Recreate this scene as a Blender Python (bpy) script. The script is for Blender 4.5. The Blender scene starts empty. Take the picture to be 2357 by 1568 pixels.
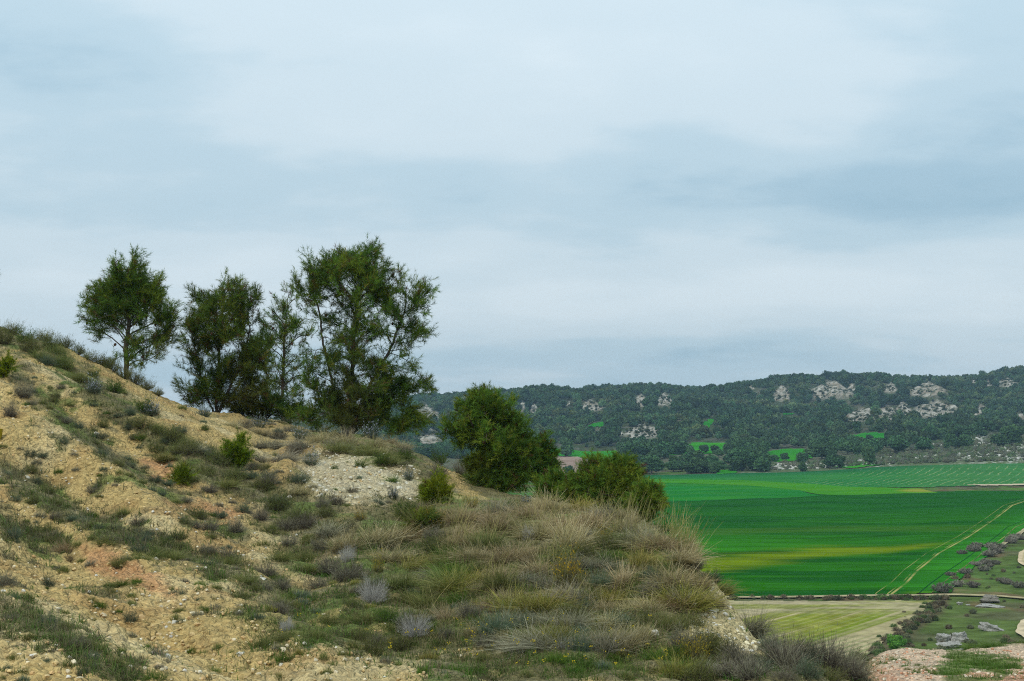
import bpy, math, random
import numpy as np

# ------------------------------------------------------------------ basics
F, CX, HV = 3274.0, 1178.5, 950.0     # 50 mm lens; picture measured on a 2357 x 1568 scale; eye level at row 950
rng = np.random.default_rng(7)
random.seed(7)
scene = bpy.context.scene
COL = scene.collection

def link(o, parent=None):
    COL.objects.link(o)
    if parent: o.parent = parent
    return o

def mesh_np(name, verts, faces, mat=None, cols=None, smooth=False, attrs=None):
    """verts (n,3); faces (m,3) or (m,4) int array; cols (n,3) per vertex colour"""
    me = bpy.data.meshes.new(name)
    verts = np.asarray(verts, dtype=np.float32); faces = np.asarray(faces, dtype=np.int32)
    n, (m, k) = len(verts), faces.shape
    me.vertices.add(n); me.vertices.foreach_set('co', verts.ravel())
    me.loops.add(m * k); me.loops.foreach_set('vertex_index', faces.ravel())
    me.polygons.add(m)
    me.polygons.foreach_set('loop_start', np.arange(0, m * k, k, dtype=np.int32))
    me.polygons.foreach_set('loop_total', np.full(m, k, dtype=np.int32))
    me.polygons.foreach_set('use_smooth', np.full(m, bool(smooth)))
    if cols is not None:
        a = me.attributes.new('Col', 'FLOAT_COLOR', 'POINT')
        c = np.ones((n, 4), dtype=np.float32); c[:, :3] = cols
        a.data.foreach_set('color', c.ravel())
    for k_, v in (attrs or {}).items():
        a = me.attributes.new(k_, 'FLOAT', 'POINT'); a.data.foreach_set('value', np.asarray(v, dtype=np.float32))
    me.update(calc_edges=True)
    if mat: me.materials.append(mat)
    return me

def obj(name, me, parent=None):
    return link(bpy.data.objects.new(name, me), parent)

def tag(o, label=None, cat=None, group=None, kind=None):
    if label: o['label'] = label
    if cat: o['category'] = cat
    if group: o['group'] = group
    if kind: o['kind'] = kind
    return o

def empty(name, loc, rz=0.0):
    o = bpy.data.objects.new(name, None); o.empty_display_size = 0.1
    o.location = loc; o.rotation_euler = (0, 0, rz)
    return link(o)

def copy_tree(o):
    c = o.copy(); COL.objects.link(c)
    for ch in list(o.children):
        d = ch.copy(); COL.objects.link(d); d.parent = c
    return c

# ------------------------------------------------------------------ noise
def _hash(ix, iy, seed):
    h = (ix.astype(np.int64) * 374761393 + iy.astype(np.int64) * 668265263 + seed * 1442695041) & 0xFFFFFFFF
    h = ((h ^ (h >> 13)) * 1274126177) & 0xFFFFFFFF
    return (h ^ (h >> 16)) & 0xFFFFFFFF

def perlin(x, y, seed=0):
    x = np.asarray(x, float); y = np.asarray(y, float)
    ix = np.floor(x); iy = np.floor(y); fx = x - ix; fy = y - iy
    ux = fx * fx * fx * (fx * (fx * 6 - 15) + 10); uy = fy * fy * fy * (fy * (fy * 6 - 15) + 10)
    def g(ox, oy):
        a = _hash(ix + ox, iy + oy, seed) / 4294967296.0 * 2 * np.pi
        return np.cos(a) * (fx - ox) + np.sin(a) * (fy - oy)
    a, b, c, d = g(0, 0), g(1, 0), g(0, 1), g(1, 1)
    return ((a + (b - a) * ux) + ((c + (d - c) * ux) - (a + (b - a) * ux)) * uy) * 1.5

def fbm(x, y, octs=4, seed=0, gain=0.5):
    r, a, f = 0, 1.0, 1.0
    for i in range(octs):
        r = r + a * perlin(x * f, y * f, seed + i * 17); a *= gain; f *= 2.03
    return r

def worley(x, y, seed=0):
    """distance to nearest and second nearest jittered cell point"""
    ix = np.floor(x); iy = np.floor(y)
    d1 = np.full(x.shape, 9.0); d2 = np.full(x.shape, 9.0); idv = np.zeros(x.shape)
    for ox in (-1, 0, 1):
        for oy in (-1, 0, 1):
            h = _hash(ix + ox, iy + oy, seed); h2 = _hash(ix + ox, iy + oy, seed + 99)
            px = ix + ox + 0.1 + 0.8 * (h / 4294967296.0); py = iy + oy + 0.1 + 0.8 * (h2 / 4294967296.0)
            d = np.hypot(px - x, py - y)
            near = d < d1
            d2 = np.where(near, d1, np.minimum(d2, d)); idv = np.where(near, h / 4294967296.0, idv); d1 = np.where(near, d, d1)
    return d1, d2, idv

def sstep(a, b, x):
    t = np.clip((x - a) / (b - a), 0, 1); return t * t * (3 - 2 * t)

def poly_sd(poly, x, y):
    """signed distance (negative inside) to polygon"""
    P = np.asarray(poly, float); x = np.asarray(x, float); y = np.asarray(y, float)
    d = np.full(x.shape, 1e18); inside = np.zeros(x.shape, bool)
    for i in range(len(P)):
        ax, ay = P[i]; bx, by = P[(i + 1) % len(P)]
        dx, dy = bx - ax, by - ay
        t = np.clip(((x - ax) * dx + (y - ay) * dy) / (dx * dx + dy * dy + 1e-12), 0, 1)
        d = np.minimum(d, (x - ax - t * dx) ** 2 + (y - ay - t * dy) ** 2)
        cond = ((ay > y) != (by > y)) & (x < (bx - ax) * (y - ay) / (by - ay + 1e-12) + ax)
        inside ^= cond
    d = np.sqrt(d)
    return np.where(inside, -d, d)

def line_d(pts, x, y):
    """signed distance to polyline (sign = side)"""
    P = np.asarray(pts, float)
    best = np.full(np.shape(x), 1e18); sg = np.zeros(np.shape(x))
    for i in range(len(P) - 1):
        ax, ay = P[i]; bx, by = P[i + 1]; dx, dy = bx - ax, by - ay
        t = np.clip(((x - ax) * dx + (y - ay) * dy) / (dx * dx + dy * dy), 0, 1)
        d = np.hypot(x - ax - t * dx, y - ay - t * dy)
        s = np.sign(dx * (y - ay) - dy * (x - ax))
        n = d < best; best = np.where(n, d, best); sg = np.where(n, s, sg)
    return best * sg

# ------------------------------------------------------------------ terrain
def fit_tps(P, Z, ss):
    P = np.asarray(P, float) * np.array([ss, 1.0])
    d = np.linalg.norm(P[:, None] - P[None], axis=2)
    A = d ** 1.3 - 0.0
    n = len(P); M = np.zeros((n + 3, n + 3)); M[:n, :n] = A + 0.002 * np.eye(n)
    Q = np.c_[np.ones(n), P]; M[:n, n:] = Q; M[n:, :n] = Q.T
    w = np.linalg.lstsq(M, np.r_[Z, 0, 0, 0], rcond=None)[0]
    def f(s, t):
        s = np.asarray(s, float).ravel() * ss; t = np.asarray(t, float).ravel()
        out = np.empty(len(s))
        for i in range(0, len(s), 20000):
            a, b = s[i:i + 20000], t[i:i + 20000]
            out[i:i + 20000] = (np.hypot(a[:, None] - P[None, :, 0], b[:, None] - P[None, :, 1]) ** 1.3) @ w[:n] + w[n] + w[n + 1] * a + w[n + 2] * b
        return out
    return f

near_cols = {
 -700: [(1640,8),(1300,11.5),(1000,16),(700,23),(520,31),(500,36),(560,45),(700,60)],
 -300: [(1640,8.5),(1400,11),(1150,15),(900,21),(740,28),(680,33),(690,40),(790,60)],
 0: [(1568,9),(1400,11.5),(1200,15),(1000,21),(870,26.5),(795,31),(757,35),(770,42),(850,60)],
 140: [(1568,9.3),(1200,16.5),(1000,23),(855,29.5),(800,33.5),(815,38),(845,45),(930,60)],
 300: [(1568,10),(1400,12.6),(1200,17),(1000,25),(882,32.5),(888,37),(910,45),(990,60)],
 430: [(1568,10.3),(1300,15),(1100,22),(1000,27.5),(945,32),(943,37),(955,44),(1060,60)],
 560: [(1568,10.6),(1400,13.4),(1250,17.5),(1100,24.5),(1015,30.5),(968,38),(962,44),(1090,60)],
 660: [(1568,10.9),(1400,14),(1250,18.5),(1150,22.5),(1075,28),(1020,33),(985,38),(982,44),(1120,60)],
 740: [(1568,11.1),(1400,14.4),(1250,18.8),(1158,22.5),(1100,26),(1045,29.5),(1012,34),(998,38),(1020,44),(1160,60)],
 850: [(1568,11.3),(1400,14.7),(1200,20),(1152,23),(1090,26.5),(1045,29.5),(1015,34),(1006,37),(1040,44),(1220,60)],
 960: [(1568,11.4),(1400,15),(1200,20.5),(1150,23.5),(1100,27),(1058,31),(1050,34),(1085,40),(1330,60)],
 1060: [(1568,11.5),(1480,13),(1300,16.5),(1180,20.5),(1150,24),(1120,27.5),(1098,30.5),(1125,35),(1450,60)],
 1150: [(1568,11.5),(1490,12.8),(1300,16.3),(1200,19.5),(1160,22),(1148,25),(1140,28.5),(1175,34),(1550,60)],
 1300: [(1568,11.5),(1490,12.8),(1350,15),(1200,19),(1170,22),(1178,25.5),(1270,32),(1700,60)],
 1430: [(1568,11.5),(1495,12.8),(1350,14.8),(1220,18),(1192,20),(1215,23.5),(1350,30),(1800,60)],
 1560: [(1568,11.5),(1500,12.7),(1350,14.5),(1265,16.6),(1252,17.6),(1290,20),(1470,26),(1850,60)],
 1640: [(1568,11.6),(1500,12.7),(1400,14),(1352,15.3),(1375,17),(1540,22),(1780,40),(1870,60)],
 1700: [(1568,11.6),(1500,12.7),(1432,14),(1416,14.7),(1445,16.5),(1610,22),(1870,60)],
 1760: [(1568,11.6),(1500,13),(1490,13.6),(1525,15.5),(1660,22),(1870,60)],
 1880: [(1600,11.5),(1545,12.6),(1538,13.2),(1570,15),(1690,22),(1870,60)],
 1960: [(1615,11.5),(1562,12.9),(1556,13.6),(1575,15.5),(1700,23),(1870,60)],
 2030: [(1620,11.4),(1568,13),(1522,16.3),(1506,18),(1540,21),(1720,32),(1870,60)],
 2100: [(1620,11.4),(1568,13),(1518,16.5),(1493,18.7),(1530,22),(1720,33),(1870,60)],
 2190: [(1630,11.3),(1568,13),(1522,16.4),(1502,18.2),(1530,22),(1720,34),(1870,60)],
 2270: [(1640,11.2),(1568,13),(1520,16.5),(1490,19),(1520,23),(1720,35),(1870,60)],
 2357: [(1640,11.2),(1568,13),(1520,16.5),(1486,19.5),(1520,24),(1720,36),(1870,60)],
 2750: [(1640,11.2),(1568,13),(1520,16.5),(1480,20),(1520,25),(1720,38),(1870,60)],
 3200: [(1640,11.2),(1568,13),(1520,16.5),(1480,20),(1520,25),(1720,38),(1870,60)],
}
P, Z = [], []
for u, L in near_cols.items():
    for v, Y in L:
        P.append(((u - CX) / F, math.log(Y))); Z.append(-(v - HV) / F * Y)
for s in (-.57, -.36, -.15, .05, .25, .45, .62):
    zb = -1.62 if s < -.2 else (-1.75 if s < .1 else -1.95)
    for Y in (1.2, 3.0, 6.0):
        P.append((s, math.log(Y))); Z.append(zb + (-.15 if s > .1 else -.05) * (Y / 6))
near_f = fit_tps(P, np.array(Z), 6.0)

far_rows = {   # Y : list of (u, v or None, Z or None)
 50: [(-900,None,0.5),(0,None,1.0),(600,None,-.5),(1000,None,-3),(1400,None,-11.5),(1900,None,-13.5),(3200,None,-13.5)],
 60: [(-900,None,1),(0,None,1.5),(600,None,-2.5),(1000,None,-7),(1400,None,-14.5),(1900,None,-16.8),(3200,None,-16.8)],
 100: [(-900,None,-5),(0,None,-7),(600,None,-13),(1000,None,-18),(1400,None,-22),(1900,None,-22.6),(2357,None,-22.4),(3200,None,-22)],
 130: [(-900,None,-14),(0,None,-16),(1000,None,-22.5),(1400,None,-24.3),(2000,None,-24.2),(2200,None,-23.4),(2357,None,-23.1),(3200,None,-23)],
 160: [(-900,None,-20),(0,None,-22),(1000,None,-24.5),(1500,None,-25),(2000,None,-25),(2250,None,-24.6),(3200,None,-24.6)],
 190: [(u,None,-25) for u in (-900,0,1000,1600,2000,2357,3200)],
 250: [(-900,None,-25),(1000,None,-25.3),(1600,None,-25.4),(2000,None,-25.1),(2357,None,-24.2),(3200,None,-23)],
 330: [(-900,None,-25),(1000,None,-25.2),(1600,None,-25.0),(2000,None,-24.6),(2357,None,-23.6),(3200,None,-22)],
 400: [(-900,1150,None),(1000,1152,None),(1500,1152,None),(1900,1142,None),(2357,1136,None),(3200,1130,None)],
 430: [(-900,1143,None),(1000,1146,None),(1500,1146,None),(1900,1137,None),(2357,1133,None),(3200,1128,None)],
 475: [(-900,1118,None),(1500,1120,None),(1900,1118,None),(2357,1113,None),(3200,1105,None)],
 520: [(-900,1105,None),(1500,1104,None),(1900,1099,None),(2357,1089,None),(3200,1080,None)],
 565: [(-900,1094,None),(1300,1094,None),(1500,1093,None),(1700,1088,None),(1900,1082,None),(2100,1072,None),(2357,1066,None),(3200,1062,None)],
 620: [(-900,1075,None),(1300,1080,None),(1500,1077,None),(1700,1074,None),(1900,1062,None),(2100,1052,None),(2357,1040,None),(3200,1035,None)],
 700: [(-900,1050,None),(1000,1052,None),(1330,1058,None),(1500,1052,None),(1650,1044,None),(1800,1045,None),(2000,1030,None),(2357,1010,None),(3200,1005,None)],
 800: [(-900,1028,None),(1000,1030,None),(1330,1036,None),(1500,1018,None),(1650,1016,None),(1900,1012,None),(2357,992,None),(3200,990,None)],
 900: [(-900,1000,None),(1000,995,None),(1500,990,None),(1650,985,None),(1900,984,None),(2100,972,None),(2357,966,None),(3200,960,None)],
 1000: [(-900,975,None),(1000,970,None),(1500,962,None),(1700,957,None),(1900,962,None),(2150,945,None),(2357,945,None),(3200,940,None)],
 1150: [(-900,945,None),(1000,938,None),(1500,928,None),(1900,918,None),(2150,910,None),(2357,905,None),(3200,900,None)],
 1300: [(-900,925,None),(1000,917,None),(1250,908,None),(1520,899,None),(1620,903,None),(1750,888,None),(1900,871,None),(2050,872,None),(2357,858,None),(3200,850,None)],
 1420: [(-900,None,8),(1000,None,10),(1900,None,25),(2357,None,30),(3200,None,34)],
 1700: [(-900,None,-10),(1000,None,-10),(1900,None,-5),(2357,None,0),(3200,None,0)],
}
P, Z = [], []
for Y, L in far_rows.items():
    for u, v, z in L:
        P.append(((u - CX) / F, math.log(Y))); Z.append(z if z is not None else -(v - HV) / F * Y)
far_f = fit_tps(P, np.array(Z), 3.0)

def interp_grid(f, s0, s1, t0, t1, ns, nt):
    S = np.linspace(s0, s1, ns); T = np.linspace(t0, t1, nt)
    G = f(np.repeat(S, nt), np.tile(T, ns)).reshape(ns, nt)
    def g(s, t):
        a = np.clip((np.asarray(s, float) - s0) / (s1 - s0) * (ns - 1), 0, ns - 1.001)
        b = np.clip((np.asarray(t, float) - t0) / (t1 - t0) * (nt - 1), 0, nt - 1.001)
        i = a.astype(int); j = b.astype(int); fa = a - i; fb = b - j
        return G[i, j] * (1 - fa) * (1 - fb) + G[i + 1, j] * fa * (1 - fb) + G[i, j + 1] * (1 - fa) * fb + G[i + 1, j + 1] * fa * fb
    return g

near_base = interp_grid(near_f, -.62, .68, math.log(1.2), math.log(62), 420, 420)
far_base = interp_grid(far_f, -.62, .68, math.log(48), math.log(1700), 420, 520)
Z2UV = lambda X, Y, Zz: (CX + F * X / Y, HV - F * Zz / Y)

def near_detail(X, Y):
    s = X / Y; u = CX + F * s
    slope = (1 - sstep(620, 820, u)) * (1 - sstep(30, 34, Y)) * sstep(5, 9, Y)
    p = (X + Y) * .7071; q = (Y - X) * .7071
    w = perlin(X * .35, Y * .35, 3) * .9
    rdg = np.abs(perlin((p + w) * .42, q * .07, 5)) * 2 - .55
    rdg2 = perlin((p + w) * 1.15, q * .22, 8)
    d = slope * (.42 * rdg * np.clip(Y / 18, .5, 1.2) + .12 * rdg2)
    d = d + .10 * fbm(X * .8, Y * .8, 3, 11) * sstep(4, 8, Y)
    shelf = sstep(1960, 2030, u) * (1 - sstep(19, 24, Y))
    d = d * (1 - .75 * shelf)
    return d

def near_z(X, Y):
    return near_base(X / Y, np.log(Y)) + near_detail(X, Y)

def far_detail(X, Y):
    hill = sstep(640, 900, Y) * (1 - .6 * sstep(1150, 1300, Y))
    w = perlin(X * .006, Y * .006, 21) * 60
    r = np.abs(perlin((X + w) * .012, Y * .004, 23)) * 2 - .5
    r2 = fbm(X * .022, Y * .018, 3, 29)
    return hill * (6.5 * r + 2.6 * r2) + .25 * perlin(X * .02, Y * .012, 31) * sstep(150, 220, Y)

def far_z(X, Y):
    return far_base(X / Y, np.log(Y)) + far_detail(X, Y)

def gz(X, Y):
    X = np.asarray(X, float); Y = np.asarray(Y, float)
    k = sstep(50, 60, Y)
    return near_z(X, np.minimum(Y, 61.5)) * (1 - k) + far_z(X, np.maximum(Y, 49)) * k

# first ground point met by the sight line through a picture point
_tn = np.linspace(math.log(4), math.log(50), 1500); _tf = np.linspace(math.log(62), math.log(1400), 2500)
def hit(u, v, far=False):
    s = (u - CX) / F
    Y = np.exp(_tf if far else _tn); X = s * Y
    vv = HV - F * (far_z(X, Y) if far else near_z(X, Y)) / Y
    k = np.nonzero(vv <= v)[0]
    i = int(k[0]) if len(k) else int(np.argmin(vv))
    y = Y[i]
    if len(k) and i > 0:
        a, b = vv[i - 1], vv[i]; y = Y[i - 1] + (Y[i] - Y[i - 1]) * ((a - v) / (a - b + 1e-9))
    x = s * y
    return float(x), float(y), float(far_z(np.array(x), np.array(y)) if far else near_z(np.array(x), np.array(y)))

def fhit(pts):
    return [hit(u, v, True)[:2] for u, v in pts]

def hit_many(u, v, far=False):
    """the same for many sight lines at once; Y is nan where a line meets no ground"""
    u = np.asarray(u, float); v = np.asarray(v, float); S = (u - CX) / F; n = len(u)
    T = np.linspace(math.log(62), math.log(1400), 420) if far else np.linspace(math.log(6.5), math.log(46), 300)
    YY = np.exp(T); base = np.full(n, np.nan); done = np.zeros(n, bool); pv = None; zf = far_z if far else near_z
    for k in range(len(T)):
        i = np.nonzero(~done)[0]
        if not len(i): break
        vv = HV - F * zf(S[i] * YY[k], np.full(len(i), YY[k])) / YY[k]
        new = vv <= v[i]
        if pv is not None:
            p_ = pv[i]; f = np.clip((p_ - v[i]) / (p_ - vv + 1e-9), 0, 1); j = i[new]; base[j] = (YY[k - 1] + (YY[k] - YY[k - 1]) * f)[new]; full = pv
        else: full = np.zeros(n)
        full = full.copy(); full[i] = vv; pv = full; done[i] |= new
    X = S * base
    ok = np.isfinite(base); Z = np.zeros(n); Z[ok] = zf(X[ok], base[ok])
    return X, base, Z, ok
# ------------------------------------------------------------------ materials
def new_mat(name):
    m = bpy.data.materials.new(name); m.use_nodes = True
    nt = m.node_tree; nt.nodes.clear()
    out = nt.nodes.new('ShaderNodeOutputMaterial')
    return m, nt, out

def N(nt, t, **kw):
    n = nt.nodes.new(t)
    for k, v in kw.items():
        if k.startswith('i_'):
            n.inputs[int(k[2:]) if k[2:].isdigit() else k[2:].replace('_', ' ')].default_value = v
        else: setattr(n, k, v)
    return n

def plant_mat(name, tint=(1, 1, 1), var=0.18, trans=0.28, rough=0.65):
    """foliage: per-vertex leaf colour, a small random shift for every plant, light passing through"""
    m, nt, out = new_mat(name); L = nt.links.new
    at = N(nt, 'ShaderNodeAttribute', attribute_name='Col')
    oi = N(nt, 'ShaderNodeObjectInfo')
    mr = N(nt, 'ShaderNodeMapRange'); mr.inputs['To Min'].default_value = 1 - var; mr.inputs['To Max'].default_value = 1 + var
    L(oi.outputs['Random'], mr.inputs['Value'])
    hs = N(nt, 'ShaderNodeHueSaturation'); L(at.outputs['Color'], hs.inputs['Color']); L(mr.outputs[0], hs.inputs['Value'])
    ml = N(nt, 'ShaderNodeMath', operation='MULTIPLY_ADD'); ml.inputs[1].default_value = 0.03; ml.inputs[2].default_value = 0.485
    mo = N(nt, 'ShaderNodeMath', operation='FRACT'); mm = N(nt, 'ShaderNodeMath', operation='MULTIPLY'); mm.inputs[1].default_value = 7.31
    L(oi.outputs['Random'], mm.inputs[0]); L(mm.outputs[0], mo.inputs[0]); L(mo.outputs[0], ml.inputs[0]); L(ml.outputs[0], hs.inputs['Hue'])
    bs = N(nt, 'ShaderNodeBsdfPrincipled'); bs.inputs['Roughness'].default_value = rough; bs.inputs['Specular IOR Level'].default_value = .08
    L(hs.outputs[0], bs.inputs['Base Color'])
    tr = N(nt, 'ShaderNodeBsdfTranslucent'); L(hs.outputs[0], tr.inputs['Color'])
    mx = N(nt, 'ShaderNodeMixShader'); mx.inputs[0].default_value = trans
    L(bs.outputs[0], mx.inputs[1]); L(tr.outputs[0], mx.inputs[2]); L(mx.outputs[0], out.inputs[0])
    return m

def attr_mat(name, noise_scale=(1, 1, 1), amp=0.5, bump=0.0, bscale=8.0, bdist=0.02, rough=0.95, extra=None):
    """ground: per-vertex earth colour broken up by world-space noise, with bump"""
    m, nt, out = new_mat(name); L = nt.links.new
    at = N(nt, 'ShaderNodeAttribute', attribute_name='Col')
    tc = N(nt, 'ShaderNodeTexCoord'); mp = N(nt, 'ShaderNodeMapping'); mp.inputs['Scale'].default_value = noise_scale
    L(tc.outputs['Object'], mp.inputs[0])
    no = N(nt, 'ShaderNodeTexNoise'); no.inputs['Scale'].default_value = 1; no.inputs['Detail'].default_value = 5; no.inputs['Roughness'].default_value = .65
    L(mp.outputs[0], no.inputs['Vector'])
    mr = N(nt, 'ShaderNodeMapRange'); mr.inputs['From Min'].default_value = .3; mr.inputs['From Max'].default_value = .7
    mr.inputs['To Min'].default_value = 1 - amp; mr.inputs['To Max'].default_value = 1 + amp * .75
    L(no.outputs[0], mr.inputs['Value'])
    mu = N(nt, 'ShaderNodeMix', data_type='RGBA', blend_type='MULTIPLY'); mu.inputs[0].default_value = 1
    L(at.outputs['Color'], mu.inputs[6]); L(mr.outputs[0], mu.inputs[7])
    col = mu.outputs[2]
    bs = N(nt, 'ShaderNodeBsdfPrincipled'); bs.inputs['Roughness'].default_value = rough; bs.inputs['Specular IOR Level'].default_value = 0
    if extra: col = extra(nt, tc, col)
    L(col, bs.inputs['Base Color'])
    if bump:
        b1 = N(nt, 'ShaderNodeTexNoise'); b1.inputs['Scale'].default_value = bscale; b1.inputs['Detail'].default_value = 6; b1.inputs['Roughness'].default_value = .7
        L(tc.outputs['Object'], b1.inputs['Vector'])
        bp = N(nt, 'ShaderNodeBump'); bp.inputs['Strength'].default_value = bump; bp.inputs['Distance'].default_value = bdist
        L(b1.outputs[0], bp.inputs['Height']); L(bp.outputs[0], bs.inputs['Normal'])
    L(bs.outputs[0], out.inputs[0])
    return m

def clod_mat():
    """dry crumbled clay: small lumps with gaps, from two cell textures"""
    m, nt, out = new_mat('crumbled_clay'); L = nt.links.new
    at = N(nt, 'ShaderNodeAttribute', attribute_name='Col')
    br = N(nt, 'ShaderNodeAttribute', attribute_name='bare')
    tc = N(nt, 'ShaderNodeTexCoord')
    wn = N(nt, 'ShaderNodeTexNoise'); wn.inputs['Scale'].default_value = 9; L(tc.outputs['Object'], wn.inputs['Vector'])
    wm = N(nt, 'ShaderNodeMix', data_type='RGBA'); wm.inputs[0].default_value = .12; L(tc.outputs['Object'], wm.inputs[6]); L(wn.outputs['Color'], wm.inputs[7])
    v1 = N(nt, 'ShaderNodeTexVoronoi'); v1.inputs['Scale'].default_value = 13; L(wm.outputs[2], v1.inputs['Vector'])
    v2 = N(nt, 'ShaderNodeTexVoronoi'); v2.inputs['Scale'].default_value = 29; L(wm.outputs[2], v2.inputs['Vector'])
    n1 = N(nt, 'ShaderNodeTexNoise'); n1.inputs['Scale'].default_value = 1.3; n1.inputs['Detail'].default_value = 7; n1.inputs['Roughness'].default_value = .7
    L(tc.outputs['Object'], n1.inputs['Vector'])
    # height = -(d1*.7 + d2*.4) + noise
    ma = N(nt, 'ShaderNodeMath', operation='MULTIPLY_ADD'); ma.inputs[1].default_value = .45; L(v2.outputs['Distance'], ma.inputs[0]); L(v1.outputs['Distance'], ma.inputs[2])
    inv = N(nt, 'ShaderNodeMath', operation='SUBTRACT'); inv.inputs[0].default_value = 1; L(ma.outputs[0], inv.inputs[1])
    bp = N(nt, 'ShaderNodeBump'); bp.inputs['Strength'].default_value = 1.0; bp.inputs['Distance'].default_value = .065
    L(inv.outputs[0], bp.inputs['Height'])
    # colour: each lump its own tone, varied further by broad noise
    cr = N(nt, 'ShaderNodeMapRange'); cr.inputs['From Min'].default_value = 0; cr.inputs['From Max'].default_value = 1; cr.inputs['To Min'].default_value = .72; cr.inputs['To Max'].default_value = 1.22
    sp = N(nt, 'ShaderNodeSeparateColor'); L(v2.outputs['Color'], sp.inputs[0]); L(sp.outputs[0], cr.inputs['Value'])
    nr = N(nt, 'ShaderNodeMapRange'); nr.inputs['From Min'].default_value = .3; nr.inputs['From Max'].default_value = .7; nr.inputs['To Min'].default_value = .8; nr.inputs['To Max'].default_value = 1.15
    L(n1.outputs[0], nr.inputs['Value'])
    mm = N(nt, 'ShaderNodeMath', operation='MULTIPLY'); L(cr.outputs[0], mm.inputs[0]); L(nr.outputs[0], mm.inputs[1])
    mu = N(nt, 'ShaderNodeMix', data_type='RGBA', blend_type='MULTIPLY'); mu.inputs[0].default_value = 1
    L(at.outputs['Color'], mu.inputs[6]); L(mm.outputs[0], mu.inputs[7])
    bs = N(nt, 'ShaderNodeBsdfPrincipled'); bs.inputs['Roughness'].default_value = .95; bs.inputs['Specular IOR Level'].default_value = .1
    L(mu.outputs[2], bs.inputs['Base Color']); L(bp.outputs[0], bs.inputs['Normal']); L(bs.outputs[0], out.inputs[0])
    return m

M_needle = plant_mat('pine_needles', var=.06, trans=.3)
M_plant = plant_mat('plant_leaves', var=.2, trans=.25)
M_flower = plant_mat('petals', var=.05, trans=.3)
M_far = plant_mat('far_needles', var=.22, trans=.1, rough=.8)
M_clay = clod_mat()
M_stone = attr_mat('pale_stone', (9, 9, 9), .5, .8, 30, .02)
M_bark = attr_mat('bark', (14, 14, 5), .5, .9, 40, .02)
M_gravel = attr_mat('loose_stone', (20, 20, 20), .3)

# ------------------------------------------------------------------ near hillside
def band(pts, u, v, w):
    return np.abs(line_d(pts, u, v)) / w

BARE = [
 ([(120,793),(170,795),(250,838),(330,882),(430,938),(520,972),(600,1027),(690,1075),(640,1085),(540,1042),(440,992),(360,957),(290,902),(215,850),(150,818)], 'o'),
 ([(690,1078),(720,1047),(800,1044),(880,1065),(955,1088),(975,1130),(940,1155),(850,1152),(760,1150),(715,1122)], 'w'),
 ([(1000,1078),(1045,1088),(1110,1145),(1075,1150),(1020,1112)], 'o'),
 ([(1584,1394),(1612,1388),(1650,1400),(1690,1395),(1746,1478),(1742,1502),(1690,1510),(1640,1490),(1560,1494),(1536,1478),(1590,1460)], 'k'),
 ([(1632,1325),(1660,1348),(1694,1392),(1672,1398)], 'k'),
 ([(560,1475),(640,1510),(760,1502),(960,1528),(980,1562),(860,1640),(300,1640),(420,1500)], 'o'),
 ([(300,960),(370,965),(450,975),(520,1020),(420,1000),(330,985)], 'o'),
]
ORANGE = [
 [(190,1265),(260,1270),(320,1310),(400,1372),(330,1352),(220,1312)],
 [(330,1060),(390,1060),(412,1097),(360,1097)],
 [(380,1150),(450,1160),(560,1180),(540,1202),(420,1177)],
]
VEG = [
 ([(0,770),(100,790),(170,830),(215,895),(320,965),(450,1062),(560,1112),(700,1182),(800,1300)], 38),
 ([(-50,1070),(0,1080),(110,1150),(200,1200),(330,1245),(460,1295),(600,1335),(700,1420)], 26),
 ([(-50,1370),(0,1395),(90,1440),(180,1490),(280,1560)], 34),
 ([(40,860),(150,965),(250,1045),(330,1095),(420,1165),(560,1235)], 16),
 ([(-20,1190),(60,1230),(140,1250)], 25),
]
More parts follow.
